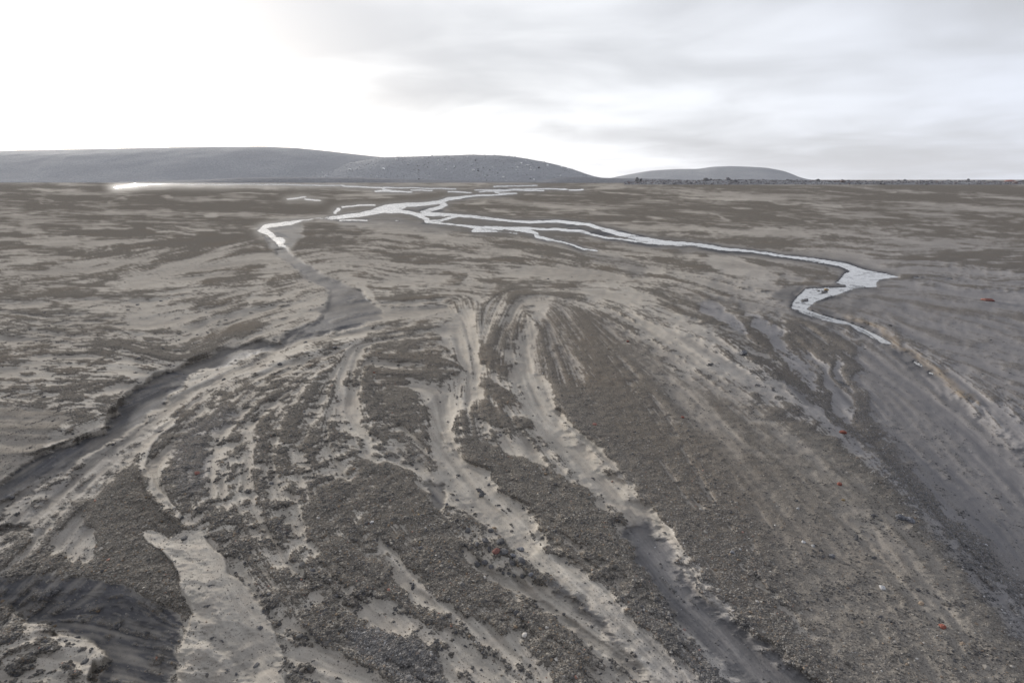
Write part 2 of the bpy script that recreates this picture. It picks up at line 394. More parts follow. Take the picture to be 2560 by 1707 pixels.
g(.9, 'Q3', '1060,920 1220,760 1320,680 1440,690 1350,750 1450,870 1380,940 1410,1050 1410,1150 1350,1130 1220,1060 1130,1000', 4)
g(.9, 'Q3', '920,1030 990,1020 1150,1130 1280,1220 1390,1300 1360,1400 1250,1400 1080,1350 990,1260 930,1140', 4)
g(.88, 'E', '960,420 1060,400 1200,470 1210,560 1130,580 1000,520', 4)
g(.9, 'E', '940,560 1100,590 1280,650 1310,740 1250,800 1130,760 1000,690 880,650', 4)
g(.95, 'E', '880,780 1000,800 1150,860 1300,960 1500,1030 1640,1130 1760,1270 1860,1380 1930,1480 2000,1600 2150,1750 2300,1950 2300,2200 2050,2000 1800,1750 1600,1600 1450,1450 1300,1380 1250,1250 1150,1150 1000,1070 870,1000 830,900', 5)
gl_(.12, 'E', '960,700,26 1080,780,40 1200,880,46 1320,960,30', 4); gl_(.1, 'E', '1040,380,24 1150,450,30 1240,520,40', 3)
g(.8, 'E', '1330,1480 1480,1440 1700,1560 1900,1680 2100,1850 2300,2100 2300,2250 2050,2050 1800,1820 1500,1620', 7)
# rills of pale silt
def rill(c, t, f=4): gl_(.0, c, t, f); paint(Cf, .25, line_w(c, t, 8))
rill('E', '860,20,150 830,100,190 860,200,190 900,320,170 880,420,200 800,520,230 760,580,180 700,660,200 680,760,150 690,860,150 750,960,170 800,1050,240 900,1110,240 980,1190,250 1080,1280,270 1180,1360,270 1260,1440,240 1330,1500,180')
rill('H', '1330,600,180 1380,680,120 1480,780,140 1600,880,160 1740,980,180 1860,1100,210 1990,1230,220 2110,1360,200 2250,1480,180 2400,1620,150')
rill('E', '50,480,90 60,620,100 110,720,90 170,800,60 260,880,30 350,950,30 470,1000,40 560,1040,50 650,1080,80 740,1060,80')
rill('E', '40,60,150 150,200,90 60,300,90 30,420,90')
rill('E', '480,400,40 540,460,90 620,540,110 680,560,80')
rill('H', '850,640,40 1000,800,80 1150,870,100 1300,920,110 1450,1000,130 1600,1100,150 1750,1250,170 1900,1420,180 2050,1600,180')
# brown fine-gravel tongue on the right of the centre
TNG = 'S', to_px('Q3', P('1680,1552 1640,1450 1570,1300 1580,1150 1570,1010 1600,880 1660,760 1740,620 1820,500')) + to_px('T', P('1330,700 1400,730 1480,790 1560,850 1640,890 1720,930 1800,950 1890,990 1960,1040 2040,1110 2110,1200 2200,1300 2300,1420 2352,1500 2500,1700 2500,1800 1950,1760 1830,1568 1760,1500 1640,1340 1560,1250 1480,1150 1400,1050 1330,980'))
g(.93, *TNG, 6); paint(Cf, .12, poly_w(*TNG, 8)); paint(Bf, .25, poly_w(*TNG, 20))
paint(Of, .2, poly_w('T', '1290,720 1380,740 1480,820 1560,950 1640,1100 1560,1150 1450,1040 1320,900 1260,800', 60))
gl_(.2, 'T', '1570,870,20 1620,930,30 1680,990,20', 14); gl_(.35, 'T', '1640,880,24 1760,960,30 1860,1040,40 1960,1150,60 2060,1260,60', 22); gl_(.3, 'T', '1720,990,20 1790,1060,30', 14)
gl_(.2, 'I', '420,730,14 480,800,40 560,870,44 640,960,36 740,1070,40 810,1170,50 880,1220,36 920,1240,14', 4)
g(.04, 'T', '1390,690 1500,700 1570,720 1660,780 1750,850 1830,905 1900,955 1960,1000 1900,975 1800,920 1700,880 1600,820 1500,760 1420,715', 7)
g(.08, 'B', '1600,1130 1850,1120 2000,1180 2200,1290 2352,1400 2352,1500 2100,1380 1900,1290 1700,1200', 8)
g(.72, 'B', '1740,1050 1900,1080 2100,1160 2200,1250 2352,1330 2352,1250 2200,1150 2000,1080', 6)
rill('E', '1290,60,80 1280,150,100 1270,260,110 1280,360,120 1310,460,170 1380,560,210 1430,650,190 1440,740,160 1520,830,140 1620,930,160 1700,1030,180 1790,1120,180 1880,1200,160 1960,1280,160 2050,1370,190 2130,1460,200 2200,1530,200')
rill('Q3', '1780,560,60 1680,650,80 1560,760,80 1450,860,120 1430,960,120')
rill('E', '1180,240,50 1240,290,60')
WT = 'H', '2060,560,200 2130,680,220 2220,800,220 2320,940,210 2450,1080,210 2600,1230,250 2760,1370,270 2950,1500,290 3100,1620,280 3250,1760,260'
gl_(.06, *WT); paint(Wf, .75, line_w(*WT, 8)); paint(Bf, .8, line_w(*WT, 10)); paint(Cf, .05, line_w(*WT, 8))
gl_(.02, 'H', '2352,1120,50 2430,1200,60 2520,1330,90 2620,1460,110 2720,1600,120', 5)
gl_(.9, 'H', '2300,1180,60 2400,1330,90 2470,1430,90 2560,1600,110', 6)
paint(Wf, .8, line_w('H', '1400,860,50 1550,960,70 1680,1060,80 1800,1160,70 1900,1250,40', 6))
wet(.5, 'E', '240,860 560,900 640,980 560,1010 440,990 330,930', 5, .35)
wet(.7, 'E', '600,1110 690,1120 750,1200 760,1280 720,1330 660,1260 610,1180', 3, .0)
# the right: gully floor, banks, washes
g(.30, 'T', '1900,560 2352,640 2700,700 2700,1500 2352,1390 2150,1180 2000,1000 1950,800', 40)
g(.05, 'C', '150,920 350,920 520,1000 560,1060 650,1130 700,1180 500,1130 300,1050 200,990', 6)
g(.9, 'C', '520,960 620,980 700,1010 850,1000 960,1010 1060,1060 1050,1090 900,1120 720,1150 640,1080 560,1020', 4)
g(.12, 'C', '700,1060 860,1080 800,1120 720,1130', 6); gl_(.1, 'C', '600,968,14 750,985,20 880,992,12', 3)
wet(.7, 'C', '650,1190 850,1130 840,1180 790,1240 750,1290 650,1240', 6, .3)
wet(.45, 'C', '-100,1150 300,1220 750,1300 1000,1400 1200,1480 1250,1570 1150,1490 900,1400 600,1330 200,1250', 6, .1)
g(.88, 'C', '-150,1100 30,1190 150,1180 350,1260 560,1350 700,1450 760,1570 420,1570 250,1430 100,1310', 5)
GUL = 'F', '150,0 330,130 560,250 640,330 700,430 800,500 900,580 1050,700 1200,800 1300,900 1450,1050 1560,1180 1700,1350 1800,1450 1900,1570 2350,1950 2500,1950 2400,1700 2200,1559 2000,1440 1780,1330 1730,1170 1560,980 1510,910 1400,830 1380,720 1330,640 1260,500 1200,420 1220,240 800,190 700,100 480,0'
g(.92, *GUL, 5)
for r_ in ('180,-90,60 280,-40,80 380,30,80 440,80,40', '460,-30,40 560,30,60 650,100,70 740,230,110 820,330,110 900,430,60 940,470,40', '920,230,50 980,330,60 1040,430,80 1090,540,100 1140,600,90 1200,670,40', '1070,250,40 1100,320,50 1120,370,30'):
    gl_(.03, 'F', r_, 3); paint(Bf, .9, line_w('F', r_, 6))
gl_(.1, 'F', '720,430,36 800,500,50 900,580,40 1000,660,20', 4); paint(Wf, .6, line_w('F', '720,430,36 800,500,50 900,580,40', 6))
g(.94, 'C', '700,1350 900,1400 1100,1460 1210,1510 1220,1600 800,1560 720,1440', 5); g(.94, 'F', '710,100 800,190 1220,240 1210,150 1000,80 850,20', 4)
paint(Cf, .05, poly_w('T', '1800,620 2700,650 2700,1600 2352,1450 2000,1040 1850,850', 30))
paint(Bf, 1.0, poly_w('F', '1250,150 1500,250 1800,450 2100,700 2500,1000 2900,1400 2900,2000 2350,1850 2000,1440 1730,1170 1510,910 1380,720 1240,420', 40)); paint(Wf, .2, poly_w('F', '1250,150 1500,250 1800,450 2100,700 2500,1000 2900,1400 2900,2000 2350,1850 2000,1440 1730,1170 1510,910 1380,720 1240,420', 40))
wet(.95, 'F', '1300,120 1450,180 1560,200 1650,290 1720,360 1800,400 1810,470 1700,420 1550,330 1400,230', 6, .1)
wet(.5, 'C', '860,1290 1000,1210 1150,1160 1350,1140 1350,1250 1100,1330 950,1330', 6, .45)
g(.6, 'L', '950,350 1300,370 1500,440 1750,470 1600,600 1900,640 2100,760 1700,680 1400,500 1050,440', 14)
g(.7, 'L', '1550,640 1800,720 2352,850 2352,930 1900,800 1600,720', 10); g(.3, 'L', '1450,270 1800,370 2352,460 2352,500 1900,420', 8); g(.3, 'L', '2200,480 2352,500 2600,560 2600,600', 8); g(.3, 'L', '1350,480 1600,600 1900,700 2352,800 2352,830 1800,730 1500,620', 7)
OCH = [('C', '1110,1345,30 1180,1360,40 1300,1410,46 1430,1470,50 1520,1530,46'), ('F', '1440,120,50 1560,210,60 1700,320,60 1850,410,56 2000,510,40 2060,560,20')]
for c, t in OCH:
    sl, a = line_w(c, t, 9); Of[sl] = np.maximum(Of[sl], a * (.75 + .5 * fbm(U, V, 30, 3, 421)[sl])); gl_(.45, c, t, 8)
# grey mud beside the braided streams
for t in ('0,690 300,640 620,700 900,760 700,790 300,740 0,740', '430,600 700,560 760,600 700,650 560,620', '700,680 1000,680 1200,700 1000,715 800,705', '1250,780 1500,800 1700,900 1900,900 2050,1000 2100,1080 1950,1060 1800,990 1600,880', '1500,720 1900,790 2352,850 2352,900 2000,850 1600,760'):
    wet(.55, 'B', t, 8, .45)
wet(.5, 'C', '0,880 500,910 1000,1000 1160,1030 1060,1010 700,960 300,920 0,910', 5, .35)

# thin pale washes and dark strips traced across the far plain
for c, t in (('C', '900,488,4 1200,495,12 1480,500,4|0,530,5 400,545,12 700,570,14 1110,592,4|1360,566,4 1550,570,9 1720,572,4|1700,524,4 2000,532,16 2352,536,14|1500,627,4 1900,645,12 2352,670,16|0,588,4 250,598,10 480,610,4|640,660,4 850,685,16 1060,712,5|460,735,6 600,745,24 750,770,8|640,868,4 820,880,10 1200,910,6|1280,900,6 1400,910,18 1560,922,6|1420,700,5 1700,720,14 1900,735,5|1300,800,6 1700,840,16 2100,880,8|1000,640,4 1300,660,10 1500,668,4|200,640,4 330,690,16 360,690,4'),
             ('A', '1090,520,6 1130,522,24 1170,526,6|200,540,6 290,545,28 370,548,8|270,565,8 300,580,14 305,600,6|430,588,8 460,590,14|0,655,10 130,645,16 260,630,5|990,750,10 1060,768,16 1400,788,6|1200,735,6 1350,745,14 1500,757,5|250,790,5 285,792,14 320,795,5|760,560,5 830,540,20 870,545,6|1200,570,5 1300,580,12 1380,590,5|560,750,6 700,740,16 900,745,6|1400,660,20 1480,650,20|750,850,8 770,900,20 760,930,10|1110,900,14 1160,880,24 1200,860,10|560,950,14 620,910,14 650,880,8|100,470,6 300,478,12 560,470,5|1500,500,5 1700,505,12 1900,500,5'),
             ('B', '1740,490,4 1900,500,14 2100,510,6|1800,520,4 2050,540,12 2352,562,8|1400,580,6 1550,600,18 1750,612,6|850,582,8 960,570,10|940,600,6 1050,620,18 1200,640,6|1700,640,6 2000,655,14 2300,682,5|1700,560,4 1900,572,10 2100,580,4|0,545,5 200,540,10 500,525,5|1250,510,4 1500,520,9 1700,525,4')):
    for q in t.split('|'): gl_(.22, c, q, 3.2)
for c, t in (('C', '950,555,4 1150,552,8|2000,635,4 2200,636,8 2352,637,8|560,580,6 840,586,9|1400,640,4 1800,655,8|600,800,20 900,850,40 1300,880,24|300,560,8 600,565,12|1100,470,8 1900,480,10|1500,760,10 2000,790,20|700,630,8 1200,690,16'), ('A', '0,560,20 250,590,30 500,600,20|900,560,10 1400,570,24 1900,600,10|300,700,14 700,690,20|1500,620,14 2000,640,24|0,850,30 300,900,40 500,880,20|1000,860,12 1200,860,20'), ('B', '300,520,10 600,525,20|1000,560,20 1300,570,24|1500,640,14 2000,690,24|1700,720,10 2200,780,20')):
    for q in t.split('|'): gl_(.95, c, q, 3.0)

# ------------------------------------------------------------------ water of the braided streams
WA = np.zeros_like(Gf)
def water(c, t, f=1.6, vs=1.6):
    t = [(x, y, max(w_ * 1.15, 4.6) if y < 520 else w_ * (1.35 if y < 610 else 1.1)) for x, y, w_ in to_px(c, P(t))]
    sl, a = line_w(c, t, f, sharp=True, vs=vs); WA[sl] = np.maximum(WA[sl], a)
def waterp(c, t, f=1.6): sl, a = poly_w(c, t, f, sharp=True); WA[sl] = np.maximum(WA[sl], a)
def land(c, t, f=2.0): sl, a = poly_w(c, t, f, sharp=True); WA[sl] = WA[sl] * (1 - a)
waterp('K', '165,540 215,500 240,475 340,460 480,445 560,430 650,425 725,410 690,425 600,440 560,460 500,480 400,492 300,505 260,515 300,540 335,560 360,590 420,605 445,625 430,660 455,695 490,705 440,705 380,690 350,650 320,625 290,600 265,575 230,565 190,552')
for t in ('720,412,8 800,415,10 900,408,20 975,395,24', '790,420,6 870,425,10'): water('K', t)
for t in ('1200,503,10 1100,507,14 1000,512,16 900,518,18 820,530,26 740,540,30 690,560,38 600,570,30 500,578,40 400,595,56 330,605,56 260,620,46 200,635,38 100,650,32 0,665,32 -60,672,26',
          '690,560,34 720,580,30 690,600,30 620,615,30 570,622,22 620,635,18 700,645,22 800,655,24 900,663,22 1000,675,18 1100,683,16 1200,690,16 1300,695,20 1400,695,22 1500,697,22 1600,708,22 1680,716,22 1740,735,26 1800,752,26 1900,775,28 2000,795,32 2100,815,34 2200,835,36 2352,850,40',
          '330,620,40 430,625,28 520,640,28 560,660,24 600,680,28 600,695,24 700,708,14 800,718,12 900,728,20 960,740,40 1060,740,30 1150,740,22 1250,740,20 1350,745,16 1450,750,18 1550,757,22 1640,765,24 1720,785,16 1800,800,12 1900,808,12 2000,822,14 2100,835,16 2200,845,20',
          '820,655,20 740,675,18 690,690,18 620,695,20', '540,640,20 640,650,20 720,655,16', '920,755,26 1000,752,20 1100,765,10 1210,778,8', '1150,745,20 1280,760,26 1340,775,26 1350,800,24 1430,820,20 1520,838,12 1600,858,10 1660,878,14 1750,890,10',
          '0,690,12 80,685,10 180,690,8', '520,692,16 470,690,14 380,685,8', '20,455,8 120,455,14 250,460,12 400,463,8 600,468,6 790,472,5', '250,485,16 330,480,20 420,490,14 490,495,8', '300,468,8 330,478,12', '490,482,5 630,483,5', '740,490,5 900,492,5',
          '960,490,6 1040,482,12 1150,480,8 1280,483,6 1390,486,5', '1050,453,6 1180,450,8 1340,450,6', '930,475,5 1250,475,5 1440,472,5 1550,475,5', '1570,480,5 1660,477,5', '1060,490,10 1090,497,8 1150,500,8', '20,598,6 120,588,7 240,583,6'): water('B', t)
for t in ('780,460,10 830,455,8 900,443,10 1000,438,6 1200,438,6 1500,440,6 1800,442,7 2000,446,8 2352,448,8', '1965,540,6 2080,530,6', '2080,545,5 2190,552,5', '2290,640,14 2320,610,16', '870,455,6 960,446,6'): water('A', t)
for t in ('0,843,30 100,855,34 200,870,34 300,885,26 400,890,24 500,902,20 600,915,20 700,930,22 800,945,26 900,960,34 1000,975,36 1100,990,40 1160,1010,50 1230,1040,66 1300,1060,70 1380,1070,50 1450,1073,20 1500,1072,8', '1600,1078,10 1700,1082,10 1860,1090,8'): water('C', t)
waterp('C', '1160,1040 1120,1055 1060,1110 1130,1135 1000,1140 870,1150 830,1190 780,1240 755,1290 850,1310 860,1290 930,1240 1000,1210 1080,1190 1150,1160 1240,1145 1350,1140 1340,1110 1370,1090 1400,1080 1490,1070 1300,1030 1180,1010')
water('C', '830,1300,36 900,1330,36 1000,1360,30 1080,1378,24 1140,1390,18 1160,1398,12 1220,1430,26 1300,1470,28 1380,1505,34 1440,1525,14', vs=1.0)
water('F', '1600,285,16 1650,310,20', vs=1.0); water('F', '1700,360,10 1730,368,10', vs=1.0)
land('L', '610,300 660,290 665,320 600,325'); land('L', '400,390 470,375 470,410 400,415'); land('L', '660,240 830,240 840,255 680,262')
land('K', '1600,325 1650,300 1780,292 1880,300 1800,330 1700,340'); land('K', '1350,400 1400,365 1550,362 1700,375 1800,420 1810,435 1700,455 1500,430'); land('K', '1560,315 1600,318 1570,325')
WA = WA * (1 - .55 * ss(490, 540, V) * (1 - ss(-1.5, -0.4, S1 + .5 * S0)))
shore = np.zeros_like(WA)
for t in (0,): pass
WA = WA.clip(0, 1)

# ------------------------------------------------------------------ from fields to cover masks
wn = fbm(X0, Y0, .9, 7, 101, FOOT, .72)                # metre to centimetre mottling
cl1 = fbm(X0, Y0, .085, 4, 131, FOOT, .85)              # clump size
wn_far = fbm(X0, Y0 * .6, 14, 5, 151, FOOT, .8)
farw = 1 - ss(530, 640, V)
VT = V - (0.02 + 0.05 * ss(1300, 2100, U) * ss(470, 640, V) + 0.06 * ss(600, 760, V)) * (U - 1280) + 6 * fbm(U, V * 3, 260, 2, 171)
FS = fbm(U, VT * 22, 260, 5, 161, None, .95) + .8 * fbm(U, VT * 12, 70, 3, 181, None, .9) * ss(470, 560, V); FS2 = fbm(U, VT * 10, 620, 2, 166, None, .6)
edge = 4 * Gf * (1 - Gf)
midw = ss(550, 620, V) * (1 - ss(880, 1080, V))
noise_g = .15 * S0 * midw + (0.07 + .07 * midw) * S1 + (0.19 + .10 * midw) * S2 + (0.13 + .05 * midw) * S3 + 0.16 * wn + .10 * S0 * near + cl1 * (0.35 + 0.75 * Cf) * (1 - farw) + farw * (.52 * FS + .2 * FS2 + .05 * S0)
softw = np.maximum(farw, midw * (1 - ss(760, 960, V)))
GM = ss(0.36 - .32 * softw, 0.66 + .32 * softw, Gf + noise_g * (0.60 + 0.60 * edge))
PEB = np.ones_like(GM)
def soft(val, c, t, f, k=.9, amp=.10):
    sl, a = poly_w(c, t, f) if t[0] != '~' else line_w(c, t[1:], f)
    GM[sl] = GM[sl] * (1 - a * k) + a * k * (val + amp * (S2 + .7 * S3 + .5 * S1)[sl] + .25 * wn[sl]).clip(0, 1); PEB[sl] *= 1 - a * .93 * k
soft(.80, 'T', '1480,800 1620,905 1780,985 1870,1025 1945,1075 2025,1145 2110,1195 2200,1295 2300,1415 2700,1800 2000,1800 1840,1400 1720,1200 1640,1050 1540,900 1440,800', 45, .85, .07)
soft(.58, 'T', '~1640,880,30 1760,960,40 1860,1040,60 1960,1150,80 2060,1260,80 2160,1400,90', 40, .7, .12)
soft(.52, 'T', '~1560,870,20 1640,970,36 1700,1040,20', 22, .7, .12)
soft(.55, 'D', '-400,530 250,590 480,650 400,760 300,870 100,980 0,1060 -400,1060', 14, .85, .09)
sl, a = poly_w(*TNG, 25); PEB[sl] *= 1 - .45 * a
soft(.33, 'F', '1250,150 1500,250 1800,450 2100,700 2500,1000 2900,1400 2900,2000 2350,1850 2000,1440 1730,1170 1510,910 1380,720 1240,420', 22, .85, .12)
soft(.42, 'L', '1000,300 1500,260 2352,400 2800,600 2800,1500 2352,1372 1700,900 1250,600 800,480', 30, .6, .16)
GM = GM * (1 - 0.92 * np.minimum(1, WA * 1.5))
STK = np.full_like(Gf, .35)
paint(STK, 1.0, poly_w('D', '-400,1500 -400,1100 700,620 1300,330 1900,150 2352,60 2500,150 1900,450 1250,760 1050,1000 800,1250 300,1559', 40))
paint(STK, .7, poly_w('H', '2000,500 2352,500 3300,1900 2700,1900 1300,1000 1200,850', 30)); paint(STK, .5, poly_w('F', '1250,150 2900,1000 2900,2000 2000,1440 1240,420', 40))
STREAK = (0.5 + (0.10 * S1 + 0.17 * S2 + 0.10 * S3) * STK * (1 - farw) + .22 * wn * (1 - STK * .6) + farw * .22 * FS).clip(0, 1)
near_water = blur(WA, 9)
WM = (Wf * (0.8 + 0.2 * S2) + 2.2 * near_water + 1.6 * blur(WA, 26) * (1 - .5 * ss(620, 700, V))).clip(0, 1)

# ------------------------------------------------------------------ relief in metres
Hf = np.zeros_like(Gf)
def lift(dh, w_): sl, a = w_; Hf[sl] += dh * a
lift(0.15, poly_w('T', '700,640 1300,620 1600,700 1800,880 2050,1080 2352,1400 2700,1900 600,1900 420,1400 330,1100 600,860', 130))   # broad fan
Hb = Hf.copy()
sl, a = poly_w(*CH_L, 5); Hf[sl] -= a * (.042 + .035 * ss(800, 1000, V[sl]) + .05 * fbm(X0, Y0, 1.2, 3, 411)[sl]); lift(-0.04, poly_w('D', '560,950 1050,680 760,1080 350,1330 0,1560 -400,1560 0,1200', 25))
sl, a = poly_w('T', '1300,640 1560,692 1650,752 1740,822 1780,852 1830,902 1900,952 1950,992 2020,1042 2080,1102 2130,1172 2200,1252 2280,1332 2352,1392 2700,1720 2900,1900 3000,1000 2400,700 1900,640 1500,620', 4, sharp=True)
sl2, a2 = poly_w('T', '1640,800 1750,760 1900,745 2040,700 2300,850 2700,1100 2900,1900 2500,1900 1900,1100', 45)
sl3, a3 = poly_w('T', '1200,600 1900,700 1960,745 2040,785 2150,865 2250,945 2352,1035 2700,1300 2900,1700 2900,2000 1200,2000', 34)
m_ = np.zeros_like(Gf); m_[sl2] = a2; m3_ = np.zeros_like(Gf); m3_[sl3] = a3; Hf[sl] -= 0.055 * a * m_[sl] * m3_[sl]
lift(-0.085, poly_w('G', '-400,930 250,960 450,980 700,990 900,1050 1050,1150 1130,1240 1140,1300 1140,1400 1120,1520 1120,2100 400,2100 -400,2100', 55))
lift(0.065, poly_w('G', '-400,900 0,1045 180,1115 350,1175 400,1235 560,1245 680,1315 750,1385 750,1450 640,1480 600,1559 400,2100 -400,2100', 5))
sl, a = poly_w('G', TONGUE, 3, sharp=True); Hf[sl] += .05 * a * (1 - ss(470, 640, U[sl])) * ss(1330, 1480, V[sl]) + .012 * a
lift(-0.05, poly_w('G', '-400,490 0,510 220,480 240,520 150,545 0,560 -400,560', 8))
for c, t in (('E', '860,20,150 830,100,190 860,200,190 900,320,170 880,420,200 800,520,230 760,580,180 700,660,200 680,760,150 690,860,150 750,960,170 800,1050,240 900,1110,240 980,1190,250 1080,1280,270 1180,1360,270 1260,1440,240'),
             ('E', '1280,150,100 1270,260,110 1280,360,120 1310,460,170 1380,560,210 1430,650,190 1440,740,160 1520,830,140 1620,930,160 1700,1030,180 1790,1120,180 1880,1200,160 1960,1280,160 2050,1370,190 2130,1460,200'), WT,
             ('H', '1000,800,80 1150,870,100 1300,920,110 1450,1000,130 1600,1100,150 1750,1250,170 1900,1420,180 2050,1600,180')):
    lift(-0.035, line_w(c, t, 22))
lift(-0.03, poly_w('E', '600,1110 690,1120 750,1200 760,1280 720,1330 660,1260 610,1180', 3))

lift(0.025, line_w('D', '1190,700,50 1080,760,56 1020,830,66 980,920,70 965,1000,56 1000,1090,80 1050,1180,90 1130,1270,80 1200,1340,70', 3, sharp=True))
wide = fbm(X0, Y0, 6, 4, 201, FOOT, .5) * 0.05 * ss(520, 700, V)
Hf += wide
LEVEL = Hf - 0.004
rough_near = ss(520, 800, V)
dist_k = np.clip(PXM / .003, .6, 2.2)
CALM = (1 - .8 * np.minimum(1, Wf)) * (1 - np.minimum(1, 3 * blur(WA, 4)))
paint(CALM, .35, poly_w(*TNG, 30)); paint(CALM, .3, poly_w('G', TONGUE, 10)); paint(CALM, .12, line_w('F', '1440,120,120 1700,320,160 2000,510,200 2350,750,260 2700,1000,300', 60)); paint(CALM, .3, poly_w('L', '1000,300 1500,260 2352,400 2800,600 2800,1500 2352,1372 1700,900 1250,600 800,480', 30)); paint(CALM, .15, poly_w('F', '1250,150 2900,1000 2900,2000 2000,1440 1240,420', 40))
Hf += rough_near * (.022 * blur(GM, 5) + GM * .005 * cl1 + dist_k * (.0038 * S2 + .0085 * S3 + .0008 * S1) * (.55 + .6 * STK) * (1 - .5 * GM) * CALM)
Hf += 0.010 * wn * rough_near * (.3 + .7 * CALM) * (1 - np.minimum(1, 3 * blur(WA, 4)))
sl, a = poly_w('G', '-400,900 0,1045 180,1115 350,1175 400,1235 560,1245 680,1315 750,1385 750,1450 640,1480 600,1559 400,2100 -400,2100', 5)
Hf[sl] += a * 0.03 * fbm(X0, Y0, .16, 4, 301, FOOT, .55)[sl]
sl, a = poly_w('G', '1230,1200 1600,1150 1900,1300 1950,2100 1200,2100', 20)
Hf[sl] += a * 0.04 * fbm(X0, Y0, .2, 4, 311, FOOT, .5)[sl]
Hf = Hf - 0.022 * ss(.25, .6, WA) * (.5 + .5 * near)


def place(Hh):
    Y = (CAM_H - Hh) / -DZ * DY
    Yr = Y[::-1]
    Ym = np.maximum.accumulate(Yr + 0.0, axis=0)[::-1]
    Ym = Ym + np.linspace(1e-4, 0, NR)[:, None]
    t = Ym / DY
    return t * DX, Ym, CAM_H + t * DZ


Hf = (np.roll(Hf, 1, 1) + 2 * Hf + np.roll(Hf, -1, 1)) / 4
GX, GY, GZ = place(Hf)
print('fields', round(time.time() - T0, 1))


# ------------------------------------------------------------------ mesh helpers
def mesh_np(name, co, quads, mats, smooth=True):
    me = bpy.data.meshes.new(name)
    co = np.ascontiguousarray(co, np.float32); quads = np.ascontiguousarray(quads, np.int32)
    k = quads.shape[1]
    me.vertices.add(len(co)); me.vertices.foreach_set('co', co.ravel())
    me.loops.add(quads.size); me.loops.foreach_set('vertex_index', quads.ravel())
    me.polygons.add(len(quads)); me.polygons.foreach_set('loop_start', np.arange(0, quads.size, k, dtype=np.int32))
    me.polygons.foreach_set('loop_total', np.full(len(quads), k, np.int32))
    if smooth: me.polygons.foreach_set('use_smooth', np.ones(len(quads), bool))
    me.update(calc_edges=True); me.validate()
    for m in mats: me.materials.append(m)
    ob = bpy.data.objects.new(name, me); COL.objects.link(ob)
    return ob


def col_attr(ob, name, arr4):
    at = ob.data.attributes.new(name, 'FLOAT_COLOR', 'POINT'); at.data.foreach_set('color', np.ascontiguousarray(arr4, np.float32).ravel())


def tag(o, label=None, cat=None, group=None, kind=None):
    for k, v in (('label', label), ('category', cat), ('group', group), ('kind', kind)):
        if v: o[k] = v
    return o


def new_mat(name):
    m = bpy.data.materials.new(name); m.use_nodes = True
    return m, NT(m.node_tree)


def finish(nt, color, rough, normal=None, spec=0.35, **extra):
    b = nt.node('ShaderNodeBsdfPrincipled')
    nt.put(b.inputs['Base Color'], color); nt.put(b.inputs['Roughness'], rough)
    nt.put(b.inputs['Specular IOR Level'], spec)
    if normal is not None: nt.l.new(normal, b.inputs['Normal'])
    for k, v in extra.items(): nt.put(b.inputs[k], v)
    o = nt.node('ShaderNodeOutputMaterial'); nt.l.new(b.outputs[0], o.inputs[0])
    return b


def bump(nt, h, strength, dist):
    b = nt.node('ShaderNodeBump'); b.inputs['Strength'].default_value = strength; b.inputs['Distance'].default_value = dist
    nt.l.new(h, b.inputs['Height']); return b.outputs[0]


def attr(nt, name):
    a = nt.node('ShaderNodeAttribute', attribute_name=name); s = nt.node('ShaderNodeSeparateColor'); nt.l.new(a.outputs['Color'], s.inputs[0])
    return s.outputs[0], s.outputs[1], s.outputs[2], a.outputs['Alpha']


# ground material: silt, gravel and wet mud by cover masks, grain by noise
mg, n = new_mat('outwash_ground')
pos = n.node('ShaderNodeNewGeometry').outputs['Position']
gm, wm, om, bm_ = attr(n, 'cover'); st, cm, _, _ = attr(n, 'detail')
grain = n.noise(pos, 160, 3, .7); blot = n.noise(pos, 9, 5, .6); big_ = n.noise(pos, 1.1, 4, .55)
silt = n.mix(n.ramp(st, .15, .85), (.245, .225, .198), (.445, .41, .358))
silt = n.mix(n.math('MULTIPLY', n.ramp(blot, .42, .68), .5), silt, (.355, .313, .267))
silt = n.mix(n.math('MULTIPLY', bm_, .85), silt, n.mix(n.ramp(st, .1, .9), (.13, .128, .137), (.255, .248, .254)))
grav = n.mix(n.ramp(grain, .35, .65), (.086, .077, .067), (.188, .170, .148))
grav = n.mix(n.math('MULTIPLY', n.ramp(big_, .45, .7), .55), grav, (.145, .122, .099))
grav = n.mix(n.math('MULTIPLY', bm_, .5), grav, n.mix(n.ramp(grain, .35, .65), (.075, .07, .07), (.15, .14, .136)))
c_ = n.mix(gm, silt, grav)
c_ = n.mix(n.math('MULTIPLY', om, .6), c_, (.185, .142, .095))
wetc = n.mix(n.ramp(st, .2, .9), (.05, .05, .055), (.112, .109, .112))
c_ = n.mix(n.math('MULTIPLY', wm, n.math('SUBTRACT', 1.0, n.math('MULTIPLY', gm, .6))), c_, wetc)
c_ = n.mix(.5, c_, n.mix(n.ramp(grain, .2, .8), (.78, .78, .78), (1.2, 1.2, 1.2)), 'MULTIPLY')
rgh = n.math('SUBTRACT', .9, n.math('MULTIPLY', wm, .15))
nb = bump(n, n.math('ADD', n.math('MULTIPLY', grain, .6), blot), .35, .006)
finish(n, c_, rgh, nb, n.math('MULTIPLY', wm, .035))

